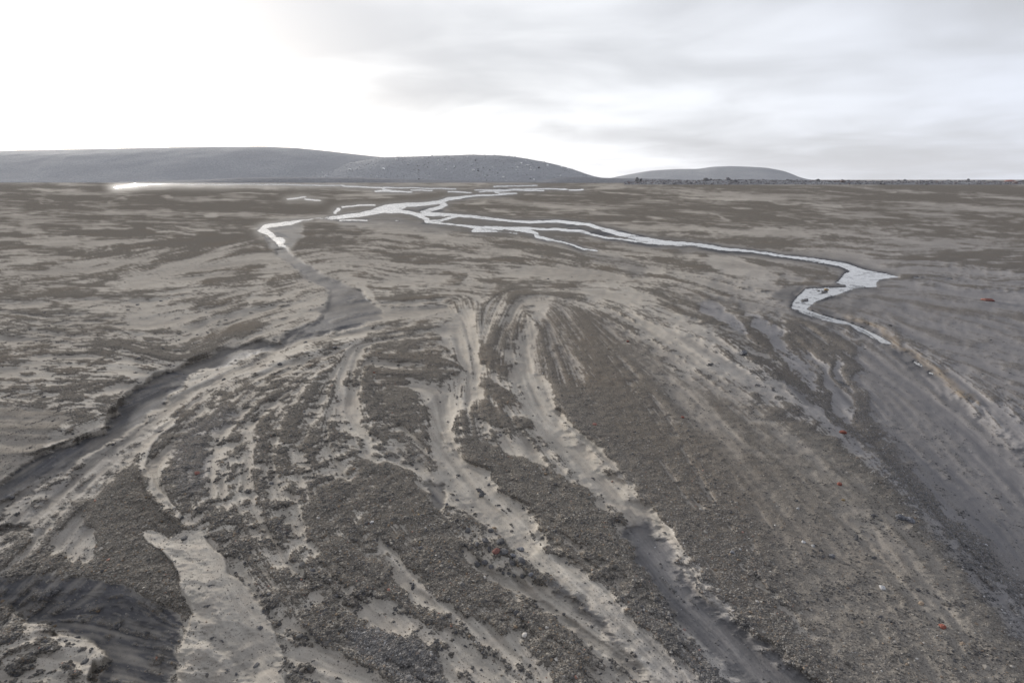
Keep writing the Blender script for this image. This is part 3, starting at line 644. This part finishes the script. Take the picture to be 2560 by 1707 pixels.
# outer ring of the ground sheet, behind and beside the dense part
inner = np.stack([GX, GY, GZ], -1).reshape(-1, 3)
idx = np.arange(NR * NC).reshape(NR, NC)
loop = np.concatenate([idx[:, 0], idx[-1, 1:-1], idx[::-1, -1]])
b0 = inner[loop]
s = np.concatenate([np.zeros(NR), np.linspace(0, 1, NC)[1:-1], np.ones(NR)])
seg_az = np.concatenate([np.linspace(0, .3, NR), np.linspace(.3, .7, NC)[1:-1], np.linspace(.7, 1, NR)])
azL = math.atan2(b0[0, 0], b0[0, 1]); azR = math.atan2(b0[-1, 0], b0[-1, 1])
az = azL + (-(2 * math.pi) + (azR - azL)) * seg_az
tgt = np.stack([6000 * np.sin(az), 6000 * np.cos(az), np.zeros_like(az)], -1)
rings = []
KR = 22
for k in range(1, KR + 1):
    t = (k / KR) ** 5
    p = b0 * (1 - t) + tgt * t
    p[:, 2] = b0[:, 2] * (1 - (k / KR)) ** 2 + .04 * fbm(p[:, 0], p[:, 1], 3, 3, 400)
    rings.append(p)
co = np.concatenate([inner] + rings)
q_in = np.stack([idx[:-1, :-1], idx[1:, :-1], idx[1:, 1:], idx[:-1, 1:]], -1).reshape(-1, 4)
NL = len(loop); prev = loop; qs = [q_in]
for k in range(KR):
    cur = NR * NC + k * NL + np.arange(NL)
    qs.append(np.stack([prev[:-1], cur[:-1], cur[1:], prev[1:]], -1)); prev = cur
ground = mesh_np('ground', co, np.concatenate(qs), [mg])
tag(ground, 'wide outwash plain of pale silt, brown gravel and wet grey mud', kind='structure')
def ext(a, v):
    out = np.full(len(co), v, np.float32); out[:NR * NC] = a.ravel(); bl = a.ravel()[loop]
    for k in range(KR):
        f = (k + 1) / KR; o0 = NR * NC + k * NL
        out[o0:o0 + NL] = bl * (1 - f) + (v + .5 * fbm(rings[k][:, 0], rings[k][:, 1], .8, 4, 500)) * f
    return out.clip(0, 1)
col_attr(ground, 'cover', np.stack([ext(GM, .5), ext(WM, .1), ext(Of, 0), ext(Bf, .3)], -1))
col_attr(ground, 'detail', np.stack([ext(STREAK, .5), ext(Cf, .3), ext(WA, 0), np.ones(len(co))], -1))

# ------------------------------------------------------------------ stream water
mw_, n = new_mat('stream_water')
pos = n.node('ShaderNodeNewGeometry').outputs['Position']
rip = n.noise(pos, 14, 3, .6, .4)
dp = attr(n, 'depth')[0]
chop = n.noise(pos, 3.0, 4, .6, .8)
wc = n.mix(n.ramp(n.math('ADD', dp, n.math('MULTIPLY', n.math('SUBTRACT', chop, .5), .7)), .4, 1.05), (.11, .108, .108), (.30, .30, .30))
edge_a = n.ramp(n.math('ADD', dp, n.math('MULTIPLY', n.math('SUBTRACT', chop, .5), .5)), .12, .62)
finish(n, wc, n.ramp(chop, .35, .65, .08, .24), bump(n, rip, .5, .007), .8, IOR=1.36, Alpha=edge_a)
LX, LY, LZ = place(LEVEL)
wet_v = blur(WA, 1) > .03
fm = (wet_v[:-1, :-1] | wet_v[1:, :-1] | wet_v[1:, 1:] | wet_v[:-1, 1:])
fq = np.stack([idx[:-1, :-1], idx[1:, :-1], idx[1:, 1:], idx[:-1, 1:]], -1)[fm]
used, inv = np.unique(fq, return_inverse=True)
wob = mesh_np('stream_water', np.stack([LX, LY, LZ], -1).reshape(-1, 3)[used], inv.reshape(-1, 4), [mw_])
col_attr(wob, 'depth', np.repeat(WA.ravel()[used][:, None], 4, 1))
tag(wob, 'shallow bright braided stream winding over the plain', kind='structure')
print('ground', round(time.time() - T0, 1), len(ground.data.polygons), len(wob.data.polygons))

# ------------------------------------------------------------------ hills
mh, n = new_mat('hill_gravel')
pos = n.node('ShaderNodeNewGeometry').outputs['Position']
sp = n.noise(pos, .9, 4, .75); sb = n.noise(pos, .035, 4, .55); sm = n.noise(pos, .25, 4, .6)
hc = n.mix(n.ramp(sp, .36, .64), (.175, .18, .192), (.30, .307, .32))
hc = n.mix(n.math('MULTIPLY', n.ramp(sb, .42, .62), .45), hc, (.20, .205, .22))
hc = n.mix(n.math('MULTIPLY', n.ramp(sm, .5, .7), .3), hc, (.33, .335, .35))
finish(n, hc, .95, bump(n, sp, .6, .5), .2)
md, n = new_mat('dark_terrace_gravel')
pos = n.node('ShaderNodeNewGeometry').outputs['Position']
sp = n.noise(pos, .7, 4, .7)
finish(n, n.mix(n.ramp(sp, .35, .7), (.13, .132, .142), (.20, .202, .214)), .95, bump(n, sp, .4, .3), .2)


def hill(name, sky_pts, y_base, y_crest, mat, label, du=3.0, rows=44, amp=.5, lam=18, seed=600):
    """a ridge whose crest line passes through the traced skyline at its own distance"""
    pts = to_px('S', sky_pts)
    us = np.arange(pts[0][0], pts[-1][0] + .1, du); vs = np.interp(us, [p[0] for p in pts], [p[1] for p in pts])
    k = np.ones(9) / 9; vs = np.convolve(np.pad(vs, 4, 'edge'), k, 'valid')
    dx, dy, dz = ray(us, vs)
    zc = CAM_H + y_crest * dz / dy
    s = np.concatenate([np.linspace(0, 1, rows), np.linspace(1, 2.2, 16)[1:]])
    Y = y_base + (y_crest - y_base) * s[:, None] + 0 * us
    X = (dx / dy) * Y
    prof = np.where(s < 1, np.sin(np.pi / 2 * s) ** 1.15, np.cos((s - 1) / 1.2 * np.pi / 2) ** 1.2)
    Z = zc * prof[:, None] - .6 * (s[:, None] <= 0)
    Z = Z + amp * fbm(X, Y, lam, 5, seed, None, .55) * np.minimum(1, 3 * prof[:, None]) * np.minimum(1, np.abs(1 - s[:, None]) * 2.5 + .25)
    nr, nc = X.shape; ii = np.arange(nr * nc).reshape(nr, nc)
    q = np.stack([ii[:-1, :-1], ii[:-1, 1:], ii[1:, 1:], ii[1:, :-1]], -1).reshape(-1, 4)
    ob = mesh_np(name, np.stack([X, Y, Z], -1).reshape(-1, 3), q, [mat])
    tag(ob, label, kind='structure')
    return ob, X, Y, Z


def Tp(txt): return to_px('T', P(txt))
hill('hill', Tp('-700,362 -300,354 0,348 100,346 200,343 300,342 400,340 500,339 600,338 680,341 760,349 820,356 880,362 940,371 1000,382 1060,394 1120,408'), 395, 560, mh, 'long low grey gravel hill under the bright sky', amp=1.0, lam=40, seed=610)
hm = hill('hill', Tp('560,412 640,402 720,390 800,374 880,362 940,361 1000,358 1080,356 1140,357 1200,363 1260,374 1310,387 1350,401 1375,408 1420,413'), 385, 480, mh, 'rounded grey hill strewn with pale boulders', amp=.9, lam=30, seed=620)
hill('hill', Tp('1390,414 1410,408 1440,402 1490,393 1540,389 1600,388 1640,383 1680,382 1720,384 1760,386 1800,394 1850,412 1890,416'), 620, 820, mh, 'distant flat-topped bluish grey hill', amp=2.5, lam=60, seed=630)
hill('gravel_terrace', P('200,458 500,450 600,445 700,443.5 900,444 960,446.5 1020,449 1200,452 1340,453 1480,454 1560,456'), 375, 392, md, 'low dark gravel terrace at the foot of the hills', amp=.25, lam=8, rows=12, seed=640)
hill('gravel_terrace', P('1340,455 1400,443 1450,442 1500,444.5 1560,446 1640,447 1700,449 1760,452'), 360, 380, md, 'dark gravel apron at the right foot of the hill', amp=.25, lam=8, rows=12, seed=645)
lv = hill('lava_ridge', P('1560,457 1640,451.5 1800,450.5 2000,451.5 2200,452.5 2400,453.5 2600,454 2900,454.5 3300,454'), 236, 268, md, 'low rough dark lava ridge along the right skyline', amp=.6, lam=14, rows=14, seed=650)

# ------------------------------------------------------------------ stones
def stone_mesh(name, seed, sub=2, rough=.35, flat=.65):
    bm = bmesh.new(); bmesh.ops.create_icosphere(bm, subdivisions=sub, radius=1)
    r_ = random.Random(seed)
    cuts = [(Vector((r_.uniform(-1, 1), r_.uniform(-1, 1), r_.uniform(-.6, 1))).normalized(), r_.uniform(.55, .85)) for _ in range(9)]
    for v in bm.verts:
        for nrm, d in cuts:
            e = v.co.dot(nrm) - d
            if e > 0: v.co -= nrm * e * .9
        v.co *= 1 + rough * (r_.random() - .5) * .35
        v.co.z *= flat
    me = bpy.data.meshes.new(name); bm.to_mesh(me); bm.free()
    return me


def rock_mat(name, a, b, scale=40, rough=.9):
    m, n = new_mat(name)
    p = n.node('ShaderNodeTexCoord').outputs['Object']
    q = n.noise(p, 1.6, 5, .65)
    rnd = n.node('ShaderNodeObjectInfo').outputs['Random']
    c = n.mix(n.ramp(q, .35, .68), a, b)
    c = n.mix(1.0, c, n.mix(rnd, (.75, .75, .75), (1.2, 1.2, 1.2)), 'MULTIPLY')
    finish(n, c, rough, bump(n, n.noise(p, 5, 4, .7), .5, .15), .3)
    return m


M_DARK = rock_mat('dark_basalt', (.075, .074, .078), (.15, .145, .145))
M_RED = rock_mat('red_scoria', (.18, .058, .042), (.29, .11, .08))
M_DULLRED = rock_mat('dull_red_scoria', (.16, .07, .055), (.27, .13, .11))
M_PALE = rock_mat('pale_stone', (.32, .32, .33), (.52, .51, .50))
M_WHITE = rock_mat('white_boulder', (.55, .55, .55), (.85, .84, .82))
M_OCHRE = rock_mat('ochre_stone', (.24, .17, .09), (.38, .29, .16))
M_GREY = rock_mat('grey_stone', (.11, .112, .125), (.22, .22, .232))
PROTO = [stone_mesh('stone_shape', 40 + i) for i in range(8)]
def clump_mesh(seed):
    r_ = random.Random(seed); bm = bmesh.new()
    for k in range(15):
        a = r_.uniform(0, 6.28); d = math.sqrt(r_.random()) * .85; s_ = r_.uniform(.14, .30) * (1.15 - .5 * d)
        res = bmesh.ops.create_icosphere(bm, subdivisions=1, radius=1)
        rm = Matrix.Rotation(r_.uniform(0, 6), 3, Vector((r_.random(), r_.random(), r_.random() + .1)).normalized())
        for v in res['verts']:
            v.co = rm @ (v.co * r_.uniform(.8, 1.2)) * s_
            v.co.z = v.co.z * .8 + .25 * (1 - d) - .02
            v.co.x += d * math.cos(a); v.co.y += d * .75 * math.sin(a)
    me = bpy.data.meshes.new('clump_shape'); bm.to_mesh(me); bm.free()
    return me
PROTO += [clump_mesh(90 + i) for i in range(6)]
_mc = {}


def stone_data(i, mat):
    k = (i, mat.name)
    if k not in _mc:
        me = PROTO[i].copy(); me.materials.append(mat); _mc[k] = me
    return _mc[k]


def ground_at(u, v):
    j = (np.clip(np.searchsorted(v_ax, v), 1, NR - 1)); i = np.clip(np.searchsorted(u_ax, u), 1, NC - 1)
    return Vector((float(GX[j, i]), float(GY[j, i]), float(GZ[j, i])))


def stone(name, u, v, px, mat, label, cat='stone', group=None, flat=1.0, sink=.35, shape=None):
    p = ground_at(u, v); size = px * .5 * (p - Vector((0, 0, CAM_H))).length / F_PX
    o = bpy.data.objects.new(name, stone_data(random.randrange(8) if shape is None else shape, mat)); COL.objects.link(o)
    o.scale = (size * random.uniform(.9, 1.15), size * random.uniform(.75, 1.1), size * random.uniform(.8, 1.1) * flat)
    o.rotation_euler = (random.uniform(-.25, .25), random.uniform(-.25, .25), random.uniform(0, 6.28))
    o.location = p + Vector((0, 0, size * .65 * (1 - 2 * sink) * flat))
    return tag(o, label, cat, group)


RED = [((1570, 854), 15, 'bright red stone high on the brown gravel tongue, farthest of the red ones there'), ((1707, 1043), 17, 'bright red stone in the middle of the brown gravel tongue'),
       ((2106, 1081), 26, 'largest bright red stone, on the edge of the bank above the right gully'), ((2097, 1211), 20, 'orange-red stone among dark pebbles below the one on the bank edge'),
       ((934, 930), 12, 'small red stone on the mottled gravel left of the pale rills'), ((2353, 1567), 24, 'rust-red stone nearest the lower right corner')]
for (u, v), s_, lab in RED: stone('red_stone', u, v, s_ * .6, M_RED, lab, sink=.3)
stone('red_stone', 1486, 1060, 12, M_DULLRED, 'small dull red stone on brown gravel right of the long pale rill')
stone('red_stone', 2470, 750, 22, M_DULLRED, 'dull red stone alone on the flat far right beyond the stream', flat=.7)
stone('red_stone', 1240, 1377, 20, M_DULLRED, 'reddish stone inside the cluster of dark rocks')
stone('red_stone', 492, 1182, 14, M_DULLRED, 'dull red stone in the dark gravel beside the curved silt strip')
stone('grey_rock', 1856, 885, 24, M_GREY, 'lone grey rock standing on pale silt above the right bank', 'rock', sink=.2)
for u, v, s_, m, nm, lab, cat in (
        (1774, 911, 30, M_DARK, 'dark_rock', 'flat dark rock sunk in a ring of pale silt near the right bank', 'rock'), (1893, 963, 26, M_DARK, 'dark_rock', 'brown-black rock in the pale silt just above the gully edge', 'rock'), (1935, 976, 20, M_DARK, 'dark_rock', 'small dark rock right beside the gully edge', 'rock'),
        (835, 869, 15, M_DARK, 'dark_rock', 'dark rock on bright silt right of the left channel', 'rock'), (347, 895, 15, M_DARK, 'dark_rock', 'dark rock on the streaked flats left of the channel', 'rock'), (402, 752, 9, M_DARK, 'dark_rock', 'small dark rock far back on the left flats', 'rock'),
        (698, 910, 14, M_DARK, 'dark_rock', 'dark rock at the upper edge of the bright silt streaks', 'rock'), (402, 1078, 17, M_DARK, 'dark_rock', 'dark rock at the head of the curved silt groove', 'rock'),
        (124, 1486, 44, M_DARK, 'dark_rock', 'large dark clump on the wet floor at lower left', 'rock'), (329, 1518, 22, M_DARK, 'dark_rock', 'small dark rock on the wet floor beside the silt tongue', 'rock'), (293, 1563, 26, M_DARK, 'dark_rock', 'dark rock low in the wet floor', 'rock'), (370, 1583, 22, M_DARK, 'dark_rock', 'dark rock in the wet floor close to the silt bank', 'rock'),
        (2205, 1468, 22, M_PALE, 'pale_stone', 'pale grey stone with dark pebbles low on the brown tongue', 'stone'), (2010, 1355, 14, M_PALE, 'pale_stone', 'whitish pebble in the middle of the brown tongue', 'stone'), (2031, 1365, 13, M_PALE, 'pale_stone', 'whitish pebble just below its twin on the brown tongue', 'stone'),
        (2080, 1392, 18, M_GREY, 'grey_stone', 'bluish grey stone on the brown tongue', 'stone'), (2054, 1390, 18, M_DARK, 'dark_stone', 'dark stone next to the bluish grey one', 'stone'), (2107, 1250, 14, M_OCHRE, 'ochre_stone', 'thin ochre stone below the orange-red stone', 'stone'), (1993, 1270, 11, M_PALE, 'pale_stone', 'cream pebble on the upper middle of the brown tongue', 'stone'),
        (2250, 1294, 26, M_GREY, 'grey_stone', 'grey stone near the right edge of the brown tongue', 'stone'), (2275, 1301, 24, M_GREY, 'grey_stone', 'second grey stone near the right edge of the tongue', 'stone'), (2142, 1345, 34, M_DARK, 'dark_rock', 'broad dark lump half buried in the brown tongue', 'rock'), (2185, 1287, 26, M_DARK, 'dark_rock', 'dark slab lying in a furrow of the brown tongue', 'rock'),
        (1892, 1437, 20, M_DARK, 'dark_stone', 'dark stone in the thin silt streak at lower right', 'stone'), (1828, 1380, 13, M_GREY, 'grey_stone', 'bluish pebble left of the thin silt streak', 'stone'), (1850, 1371, 9, M_PALE, 'pale_stone', 'tiny white pebble left of the thin silt streak', 'stone'),
        (930, 1305, 20, M_PALE, 'pale_stone', 'whitish flat stone in the dark gravel at bottom centre', 'stone'), (1046, 1285, 12, M_OCHRE, 'ochre_stone', 'ochre pebble in the dark gravel at bottom centre', 'stone'), (1048, 1355, 11, M_OCHRE, 'ochre_stone', 'lower ochre pebble in the dark gravel at bottom centre', 'stone'), (1668, 1302, 8, M_PALE, 'pale_stone', 'tiny white pebble on brown gravel beside the long rill', 'stone'),
        (1028, 1463, 40, M_DARK, 'dark_rock', 'dark rock in the narrow pale rill at bottom centre', 'rock'), (1204, 1230, 44, M_DARK, 'dark_rock', 'jagged dark clump in the wide pale rill', 'rock'), (1143, 1188, 22, M_DARK, 'dark_rock', 'blue-black rock where the pale rills join', 'rock'), (1222, 1211, 14, M_DARK, 'dark_rock', 'small dark rock right of the jagged clump', 'rock'),
        (1243, 1263, 16, M_DARK, 'dark_rock', 'dark stone in the middle of the wide pale rill', 'rock'), (1308, 1270, 18, M_DARK, 'dark_rock', 'dark rock at the right edge of the wide pale rill', 'rock'),
        (2046, 728, 13, M_DARK, 'dark_rock', 'dark rock standing in the stream pool at right', 'rock'), (2063, 724, 16, M_OCHRE, 'ochre_stone', 'ochre stone standing in the stream pool at right', 'stone'), (2078, 725, 8, M_DARK, 'dark_stone', 'small dark stone right of the ochre one in the pool', 'stone'), (2224, 813, 14, M_DARK, 'dark_stone', 'dark stone on the grey flat right of the ochre bank', 'stone'),
        (1370, 696, 9, M_DARK, 'dark_stone', 'dark stone on the smooth silt below the middle stream', 'stone'), (1354, 640, 8, M_DARK, 'dark_stone', 'dark stone on silt near the middle stream bank', 'stone')):
    stone(nm, u, v, s_ * (.7 if m in (M_PALE, M_OCHRE) else .9), m, lab, cat, shape=(8 + random.randrange(6)) if m is M_DARK and s_ > 15 else None, sink=.5 if m is M_DARK else .35)
# cluster of rocks bared in the rill
for k, (x, y, s_, m) in enumerate(((930, 610, 34, M_DARK), (985, 590, 44, M_DARK), (1020, 650, 38, M_DARK), (1100, 600, 52, M_DARK), (1115, 665, 48, M_DARK), (1180, 690, 40, M_GREY), (1230, 650, 42, M_GREY), (1235, 730, 50, M_DARK), (1170, 740, 36, M_DARK), (1300, 820, 34, M_GREY), (1240, 830, 30, M_DARK), (1195, 822, 26, M_DARK), (985, 735, 34, M_DARK), (1030, 765, 30, M_DARK), (935, 745, 36, M_DARK), (870, 520, 38, M_DARK), (1030, 520, 30, M_DARK), (1110, 805, 22, M_DARK))):
    u, v = to_px('H', [(x, y)])[0]
    stone('cluster_rock', u, v, s_ * .5, m, 'dark rock of the tight cluster bared in the pale rill at bottom centre', 'rock', 'rocks of the dark cluster in the rill', sink=.3)
# individual dark stones lying on the pale silt: the ones that show largest
cand = []
tries = 0
while len(cand) < 230 and tries < 60000:
    tries += 1
    u = random.uniform(10, 2000); v = random.uniform(690, 1690)
    if u > 1500 and v < 1000: continue
    j = min(np.searchsorted(v_ax, v), NR - 1); i = min(np.searchsorted(u_ax, u), NC - 1)
    if GM[j, i] > .5 or WM[j, i] > .4 or WA[j, i] > 0: continue
    if random.random() > .08 + 1.6 * max(0, cl1[j, i]) * Cf[j, i]: continue
    if any((u - a) ** 2 + (v - b) ** 2 < 400 for a, b in cand): continue
    cand.append((u, v))
for u, v in cand:
    zone = ('left flats beyond the channel' if u < 700 - (v - 800) * 1.6 and v < 1150 else 'mottled silt apron at left centre' if u < 860 else 'pale rills and silt of the centre' if u < 1400 else 'pale silt right of centre')
    stone('silt_stone', u, v, random.uniform(7, 16) * (0.6 + .5 * ss(700, 1500, v)), M_DARK, 'small dark stone scattered on the ' + zone, 'stone', 'dark stones on the ' + zone, sink=.5, shape=random.choice([8, 9, 10, 11, 12, 13, None]))

# pale boulders on the middle hill
HX, HY, HZ = hm[1:]
hs = 0
for k in range(70):
    j = random.randrange(2, 40); i = random.randrange(60, HX.shape[1] - 40)
    o = bpy.data.objects.new('hill_boulder', stone_data(random.randrange(8), random.choice([M_WHITE, M_WHITE, M_WHITE, M_PALE, M_GREY]))); COL.objects.link(o)
    sz = random.choice([.5, .6, .7, .9, 1.2])
    o.scale = (sz, sz, sz * 1.1); o.location = (HX[j, i], HY[j, i], HZ[j, i] + sz * .25); o.rotation_euler = (0, 0, random.uniform(0, 6.28))
    tag(o, 'boulder strewn over the slope of the rounded middle hill', 'boulder', 'boulders on the middle hill')
# outcrops that break the right skyline
for u, v, wpx, hpx, lab in ((1593, 447, 10, 9, 'dark knob of rock on the ridge below the distant hill'), (1603, 448, 8, 5, 'low dark rock right of the knob below the distant hill'), (2046, 449.5, 10, 5, 'low dark rock breaking the skyline right of the distant hill'), (2105, 450, 6, 4, 'tiny dark rock on the right skyline, second from the hill'), (2421, 451, 9, 11, 'square dark rock tower on the right skyline'), (2405, 453, 12, 5, 'low rock left of the square tower on the skyline'), (2483, 453, 10, 5, 'small rock between the tower and the far right outcrop'), (2527, 452.5, 26, 8, 'broad reddish outcrop near the right end of the skyline'), (2556, 452.5, 18, 7, 'outcrop cut by the right edge of the picture')):
    d = 262.0; dx, dy, dz = ray(u, v); t = d / dy
    o = bpy.data.objects.new('rock_outcrop', stone_data(random.randrange(8), M_DARK if 'red' not in lab else M_DULLRED)); COL.objects.link(o)
    m_px = t / F_PX
    o.scale = (wpx * .55 * m_px, wpx * .5 * m_px, hpx * 1.1 * m_px); o.location = (dx * t, d, CAM_H + dz * t - .3 * hpx * m_px)
    tag(o, lab, 'outcrop')

# ------------------------------------------------------------------ uncountable gravel: instanced pebbles
def pebble_cloud(name, co, scl, rot, tint, mat, label, sub=1):
    me = bpy.data.meshes.new(name); me.vertices.add(len(co)); me.vertices.foreach_set('co', np.ascontiguousarray(co, np.float32).ravel())
    for nm, arr in (('pscale', scl), ('prot', rot), ('ptint', tint)):
        at = me.attributes.new(nm, 'FLOAT_VECTOR', 'POINT'); at.data.foreach_set('vector', np.ascontiguousarray(arr, np.float32).ravel())
    ob = bpy.data.objects.new(name, me); COL.objects.link(ob); me.materials.append(mat)
    ng = bpy.data.node_groups.new(name, 'GeometryNodeTree')
    ng.interface.new_socket('Geometry', in_out='INPUT', socket_type='NodeSocketGeometry'); ng.interface.new_socket('Geometry', in_out='OUTPUT', socket_type='NodeSocketGeometry')
    N, L = ng.nodes, ng.links
    gi = N.new('NodeGroupInput'); go = N.new('NodeGroupOutput')
    ico = N.new('GeometryNodeMeshIcoSphere'); ico.inputs['Subdivisions'].default_value = sub; ico.inputs['Radius'].default_value = 1.0
    sp_ = N.new('GeometryNodeSetPosition'); nz = N.new('ShaderNodeTexNoise'); nz.inputs['Scale'].default_value = 1.3
    sc_ = N.new('ShaderNodeVectorMath'); sc_.operation = 'SCALE'; sc_.inputs[3].default_value = 1.1
    sb_ = N.new('ShaderNodeVectorMath'); sb_.operation = 'SUBTRACT'; sb_.inputs[1].default_value = (.5, .5, .5)
    L.new(nz.outputs['Color'], sb_.inputs[0]); L.new(sb_.outputs[0], sc_.inputs[0]); L.new(sc_.outputs[0], sp_.inputs['Offset']); L.new(ico.outputs[0], sp_.inputs['Geometry'])
    smt = N.new('GeometryNodeSetMaterial'); smt.inputs['Material'].default_value = mat; L.new(sp_.outputs[0], smt.inputs['Geometry'])
    iop = N.new('GeometryNodeInstanceOnPoints'); L.new(gi.outputs[0], iop.inputs['Points']); L.new(smt.outputs[0], iop.inputs['Instance'])
    for nm, skt in (('pscale', 'Scale'), ('prot', 'Rotation')):
        a = N.new('GeometryNodeInputNamedAttribute'); a.data_type = 'FLOAT_VECTOR'; a.inputs[0].default_value = nm
        if skt == 'Rotation':
            e = N.new('FunctionNodeEulerToRotation'); L.new(a.outputs[0], e.inputs[0]); L.new(e.outputs[0], iop.inputs[skt])
        else: L.new(a.outputs[0], iop.inputs[skt])
    L.new(iop.outputs[0], go.inputs[0])
    md_ = ob.modifiers.new('pebbles', 'NODES'); md_.node_group = ng
    return tag(ob, label, kind='stuff')


mp, n = new_mat('pebbles')
ta = n.node('ShaderNodeAttribute', attribute_name='ptint', attribute_type='INSTANCER')
finish(n, ta.outputs['Vector'], .9, None, .25)


def scatter(prob, count, size, sink, cols, dark_b):
    pr = prob.ravel().astype(np.float64); pr /= pr.sum()
    k = rng.choice(len(pr), count, p=pr)
    j, i = np.divmod(k, NC); j = j.clip(1, NR - 2); i = i.clip(1, NC - 2)
    a = rng.random(count)[:, None]; b = rng.random(count)[:, None]
    Pg = np.stack([GX, GY, GZ], -1)
    co_ = Pg[j, i] + (Pg[j, i + 1] - Pg[j, i]) * a + (Pg[j + 1, i] - Pg[j, i]) * b
    px = PXM[j, i]
    sz = np.maximum(size[0] * np.exp(size[1] * rng.standard_normal(count)), px * size[2])
    co_[:, 2] += sz * sink
    scl = np.stack([sz * rng.uniform(.75, 1.25, count), sz * rng.uniform(.75, 1.25, count), sz * rng.uniform(.4, .75, count)], -1)
    rot = np.stack([rng.uniform(-.5, .5, count), rng.uniform(-.5, .5, count), rng.uniform(0, 6.28, count)], -1)
    cols = np.array(cols); wts = cols[:, 3] / cols[:, 3].sum()
    c = cols[rng.choice(len(cols), count, p=wts), :3] * rng.uniform(.7, 1.3, count)[:, None]
    bl = (Bf[j, i] * dark_b)[:, None]
    lum = c.mean(1, keepdims=True)
    c = c * (1 - bl) + bl * lum * np.array([.95, .97, 1.06])
    return co_, scl, rot, c


inframe = ((U > -40) & (U < 2600) & (V < 1760)).astype(np.float32)
cell = np.gradient(u_ax)[None, :] * np.gradient(v_ax)[:, None]
prob = inframe * cell * (.8 * GM + .2 * blur(GM, 9) ** 1.5) * ss(700, 900, V) * (1 - .8 * np.minimum(1, Wf)) * (1 - WA) * PEB
gravel_cols = [(.132, .117, .10, 6), (.172, .155, .132, 5), (.094, .089, .083, 3), (.22, .202, .176, 2), (.17, .127, .088, 1.2), (.32, .30, .275, .2), (.22, .12, .09, .07)]
pebble_cloud('gravel', *scatter(prob, 340000, (.0025, .45, .45), -.05, gravel_cols, .7), mp, 'brown and grey gravel covering the fan between the pale silt rills')
grit = inframe * cell * (1 - GM) * ss(760, 950, V) * (.25 + STREAK) * (1 - .7 * np.minimum(1, Wf)) * (1 - WA) * (.3 + .7 * np.maximum(0, wn + .3))
pebble_cloud('silt_grit', *scatter(grit, 30000, (.0014, .5, .3), .0, gravel_cols, .7), mp, 'fine dark grit sprinkled over the pale silt')
# dark clods at gravel margins
clod = inframe * cell * ss(.12, .42, cl1 + .06 * S1) * (ss(.05, .5, GM) * (1.1 - GM)) * (.1 + Cf) * ss(640, 800, V) * (1 - np.minimum(1, Wf)) * (1 - WA) * (.15 + .85 * PEB)
pebble_cloud('dark_clods', *scatter(clod, 38000, (.0038, .35, .55), .05, [(.085, .078, .071, 4), (.115, .102, .088, 3), (.068, .066, .067, 3)], .6), mp, 'loose dark clods along the gravel margins', sub=2)
# specks on the lava ridge and hills
def scatter_on(X, Y, Z, count, s0, spread, cols, rmax=None):
    rr = rmax or X.shape[0] - 2
    j = rng.integers(0, rr, count); i = rng.integers(0, X.shape[1] - 1, count)
    a = rng.random(count)[:, None]; b = rng.random(count)[:, None]
    Pg = np.stack([X, Y, Z], -1)
    c0 = Pg[j, i] + (Pg[j, i + 1] - Pg[j, i]) * a + (Pg[j + 1, i] - Pg[j, i]) * b
    sz = s0 * np.exp(spread * rng.standard_normal(count)); c0[:, 2] += sz * .2
    scl = np.stack([sz, sz, sz * .8], -1); rot = np.stack([rng.uniform(-.4, .4, count), rng.uniform(-.4, .4, count), rng.uniform(0, 6.28, count)], -1)
    cols = np.array(cols); c = cols[rng.choice(len(cols), count, p=cols[:, 3] / cols[:, 3].sum()), :3] * rng.uniform(.8, 1.2, count)[:, None]
    return c0, scl, rot, c
pebble_cloud('lava_rubble', *scatter_on(*lv[1:], 9000, .13, .6, [(.11, .107, .115, 3), (.15, .145, .152, 3), (.19, .185, .195, 1), (.14, .11, .105, .6)], 13), mp, 'dark lava rubble heaped along the right skyline', sub=2)
pebble_cloud('hill_rubble', *scatter_on(HX, HY, HZ, 3500, .16, .45, [(.10, .10, .105, 2), (.22, .22, .23, 3), (.6, .6, .6, .7)], 43), mp, 'loose stones strewn over the middle hill', sub=1)
print('done', round(time.time() - T0, 1))

# ------------------------------------------------------------------ thin damp haze over the plain
bm = bmesh.new(); bmesh.ops.create_cube(bm, size=1)
for v in bm.verts: v.co = Vector((v.co.x * 3000, v.co.y * 3200 + 900, -1.5 + (v.co.z + .5) * 62))
me = bpy.data.meshes.new('haze'); bm.to_mesh(me); bm.free()
mz, n = new_mat('haze')
pv = n.node('ShaderNodeVolumePrincipled'); pv.inputs['Color'].default_value = (.95, .96, 1.0, 1); pv.inputs['Density'].default_value = HAZE; pv.inputs['Anisotropy'].default_value = .25
o_ = n.node('ShaderNodeOutputMaterial'); n.l.new(pv.outputs[0], o_.inputs['Volume'])
me.materials.append(mz)
if HAZE > 0:
    hz = bpy.data.objects.new('haze', me); COL.objects.link(hz); tag(hz, 'thin damp haze over the plain', kind='stuff')
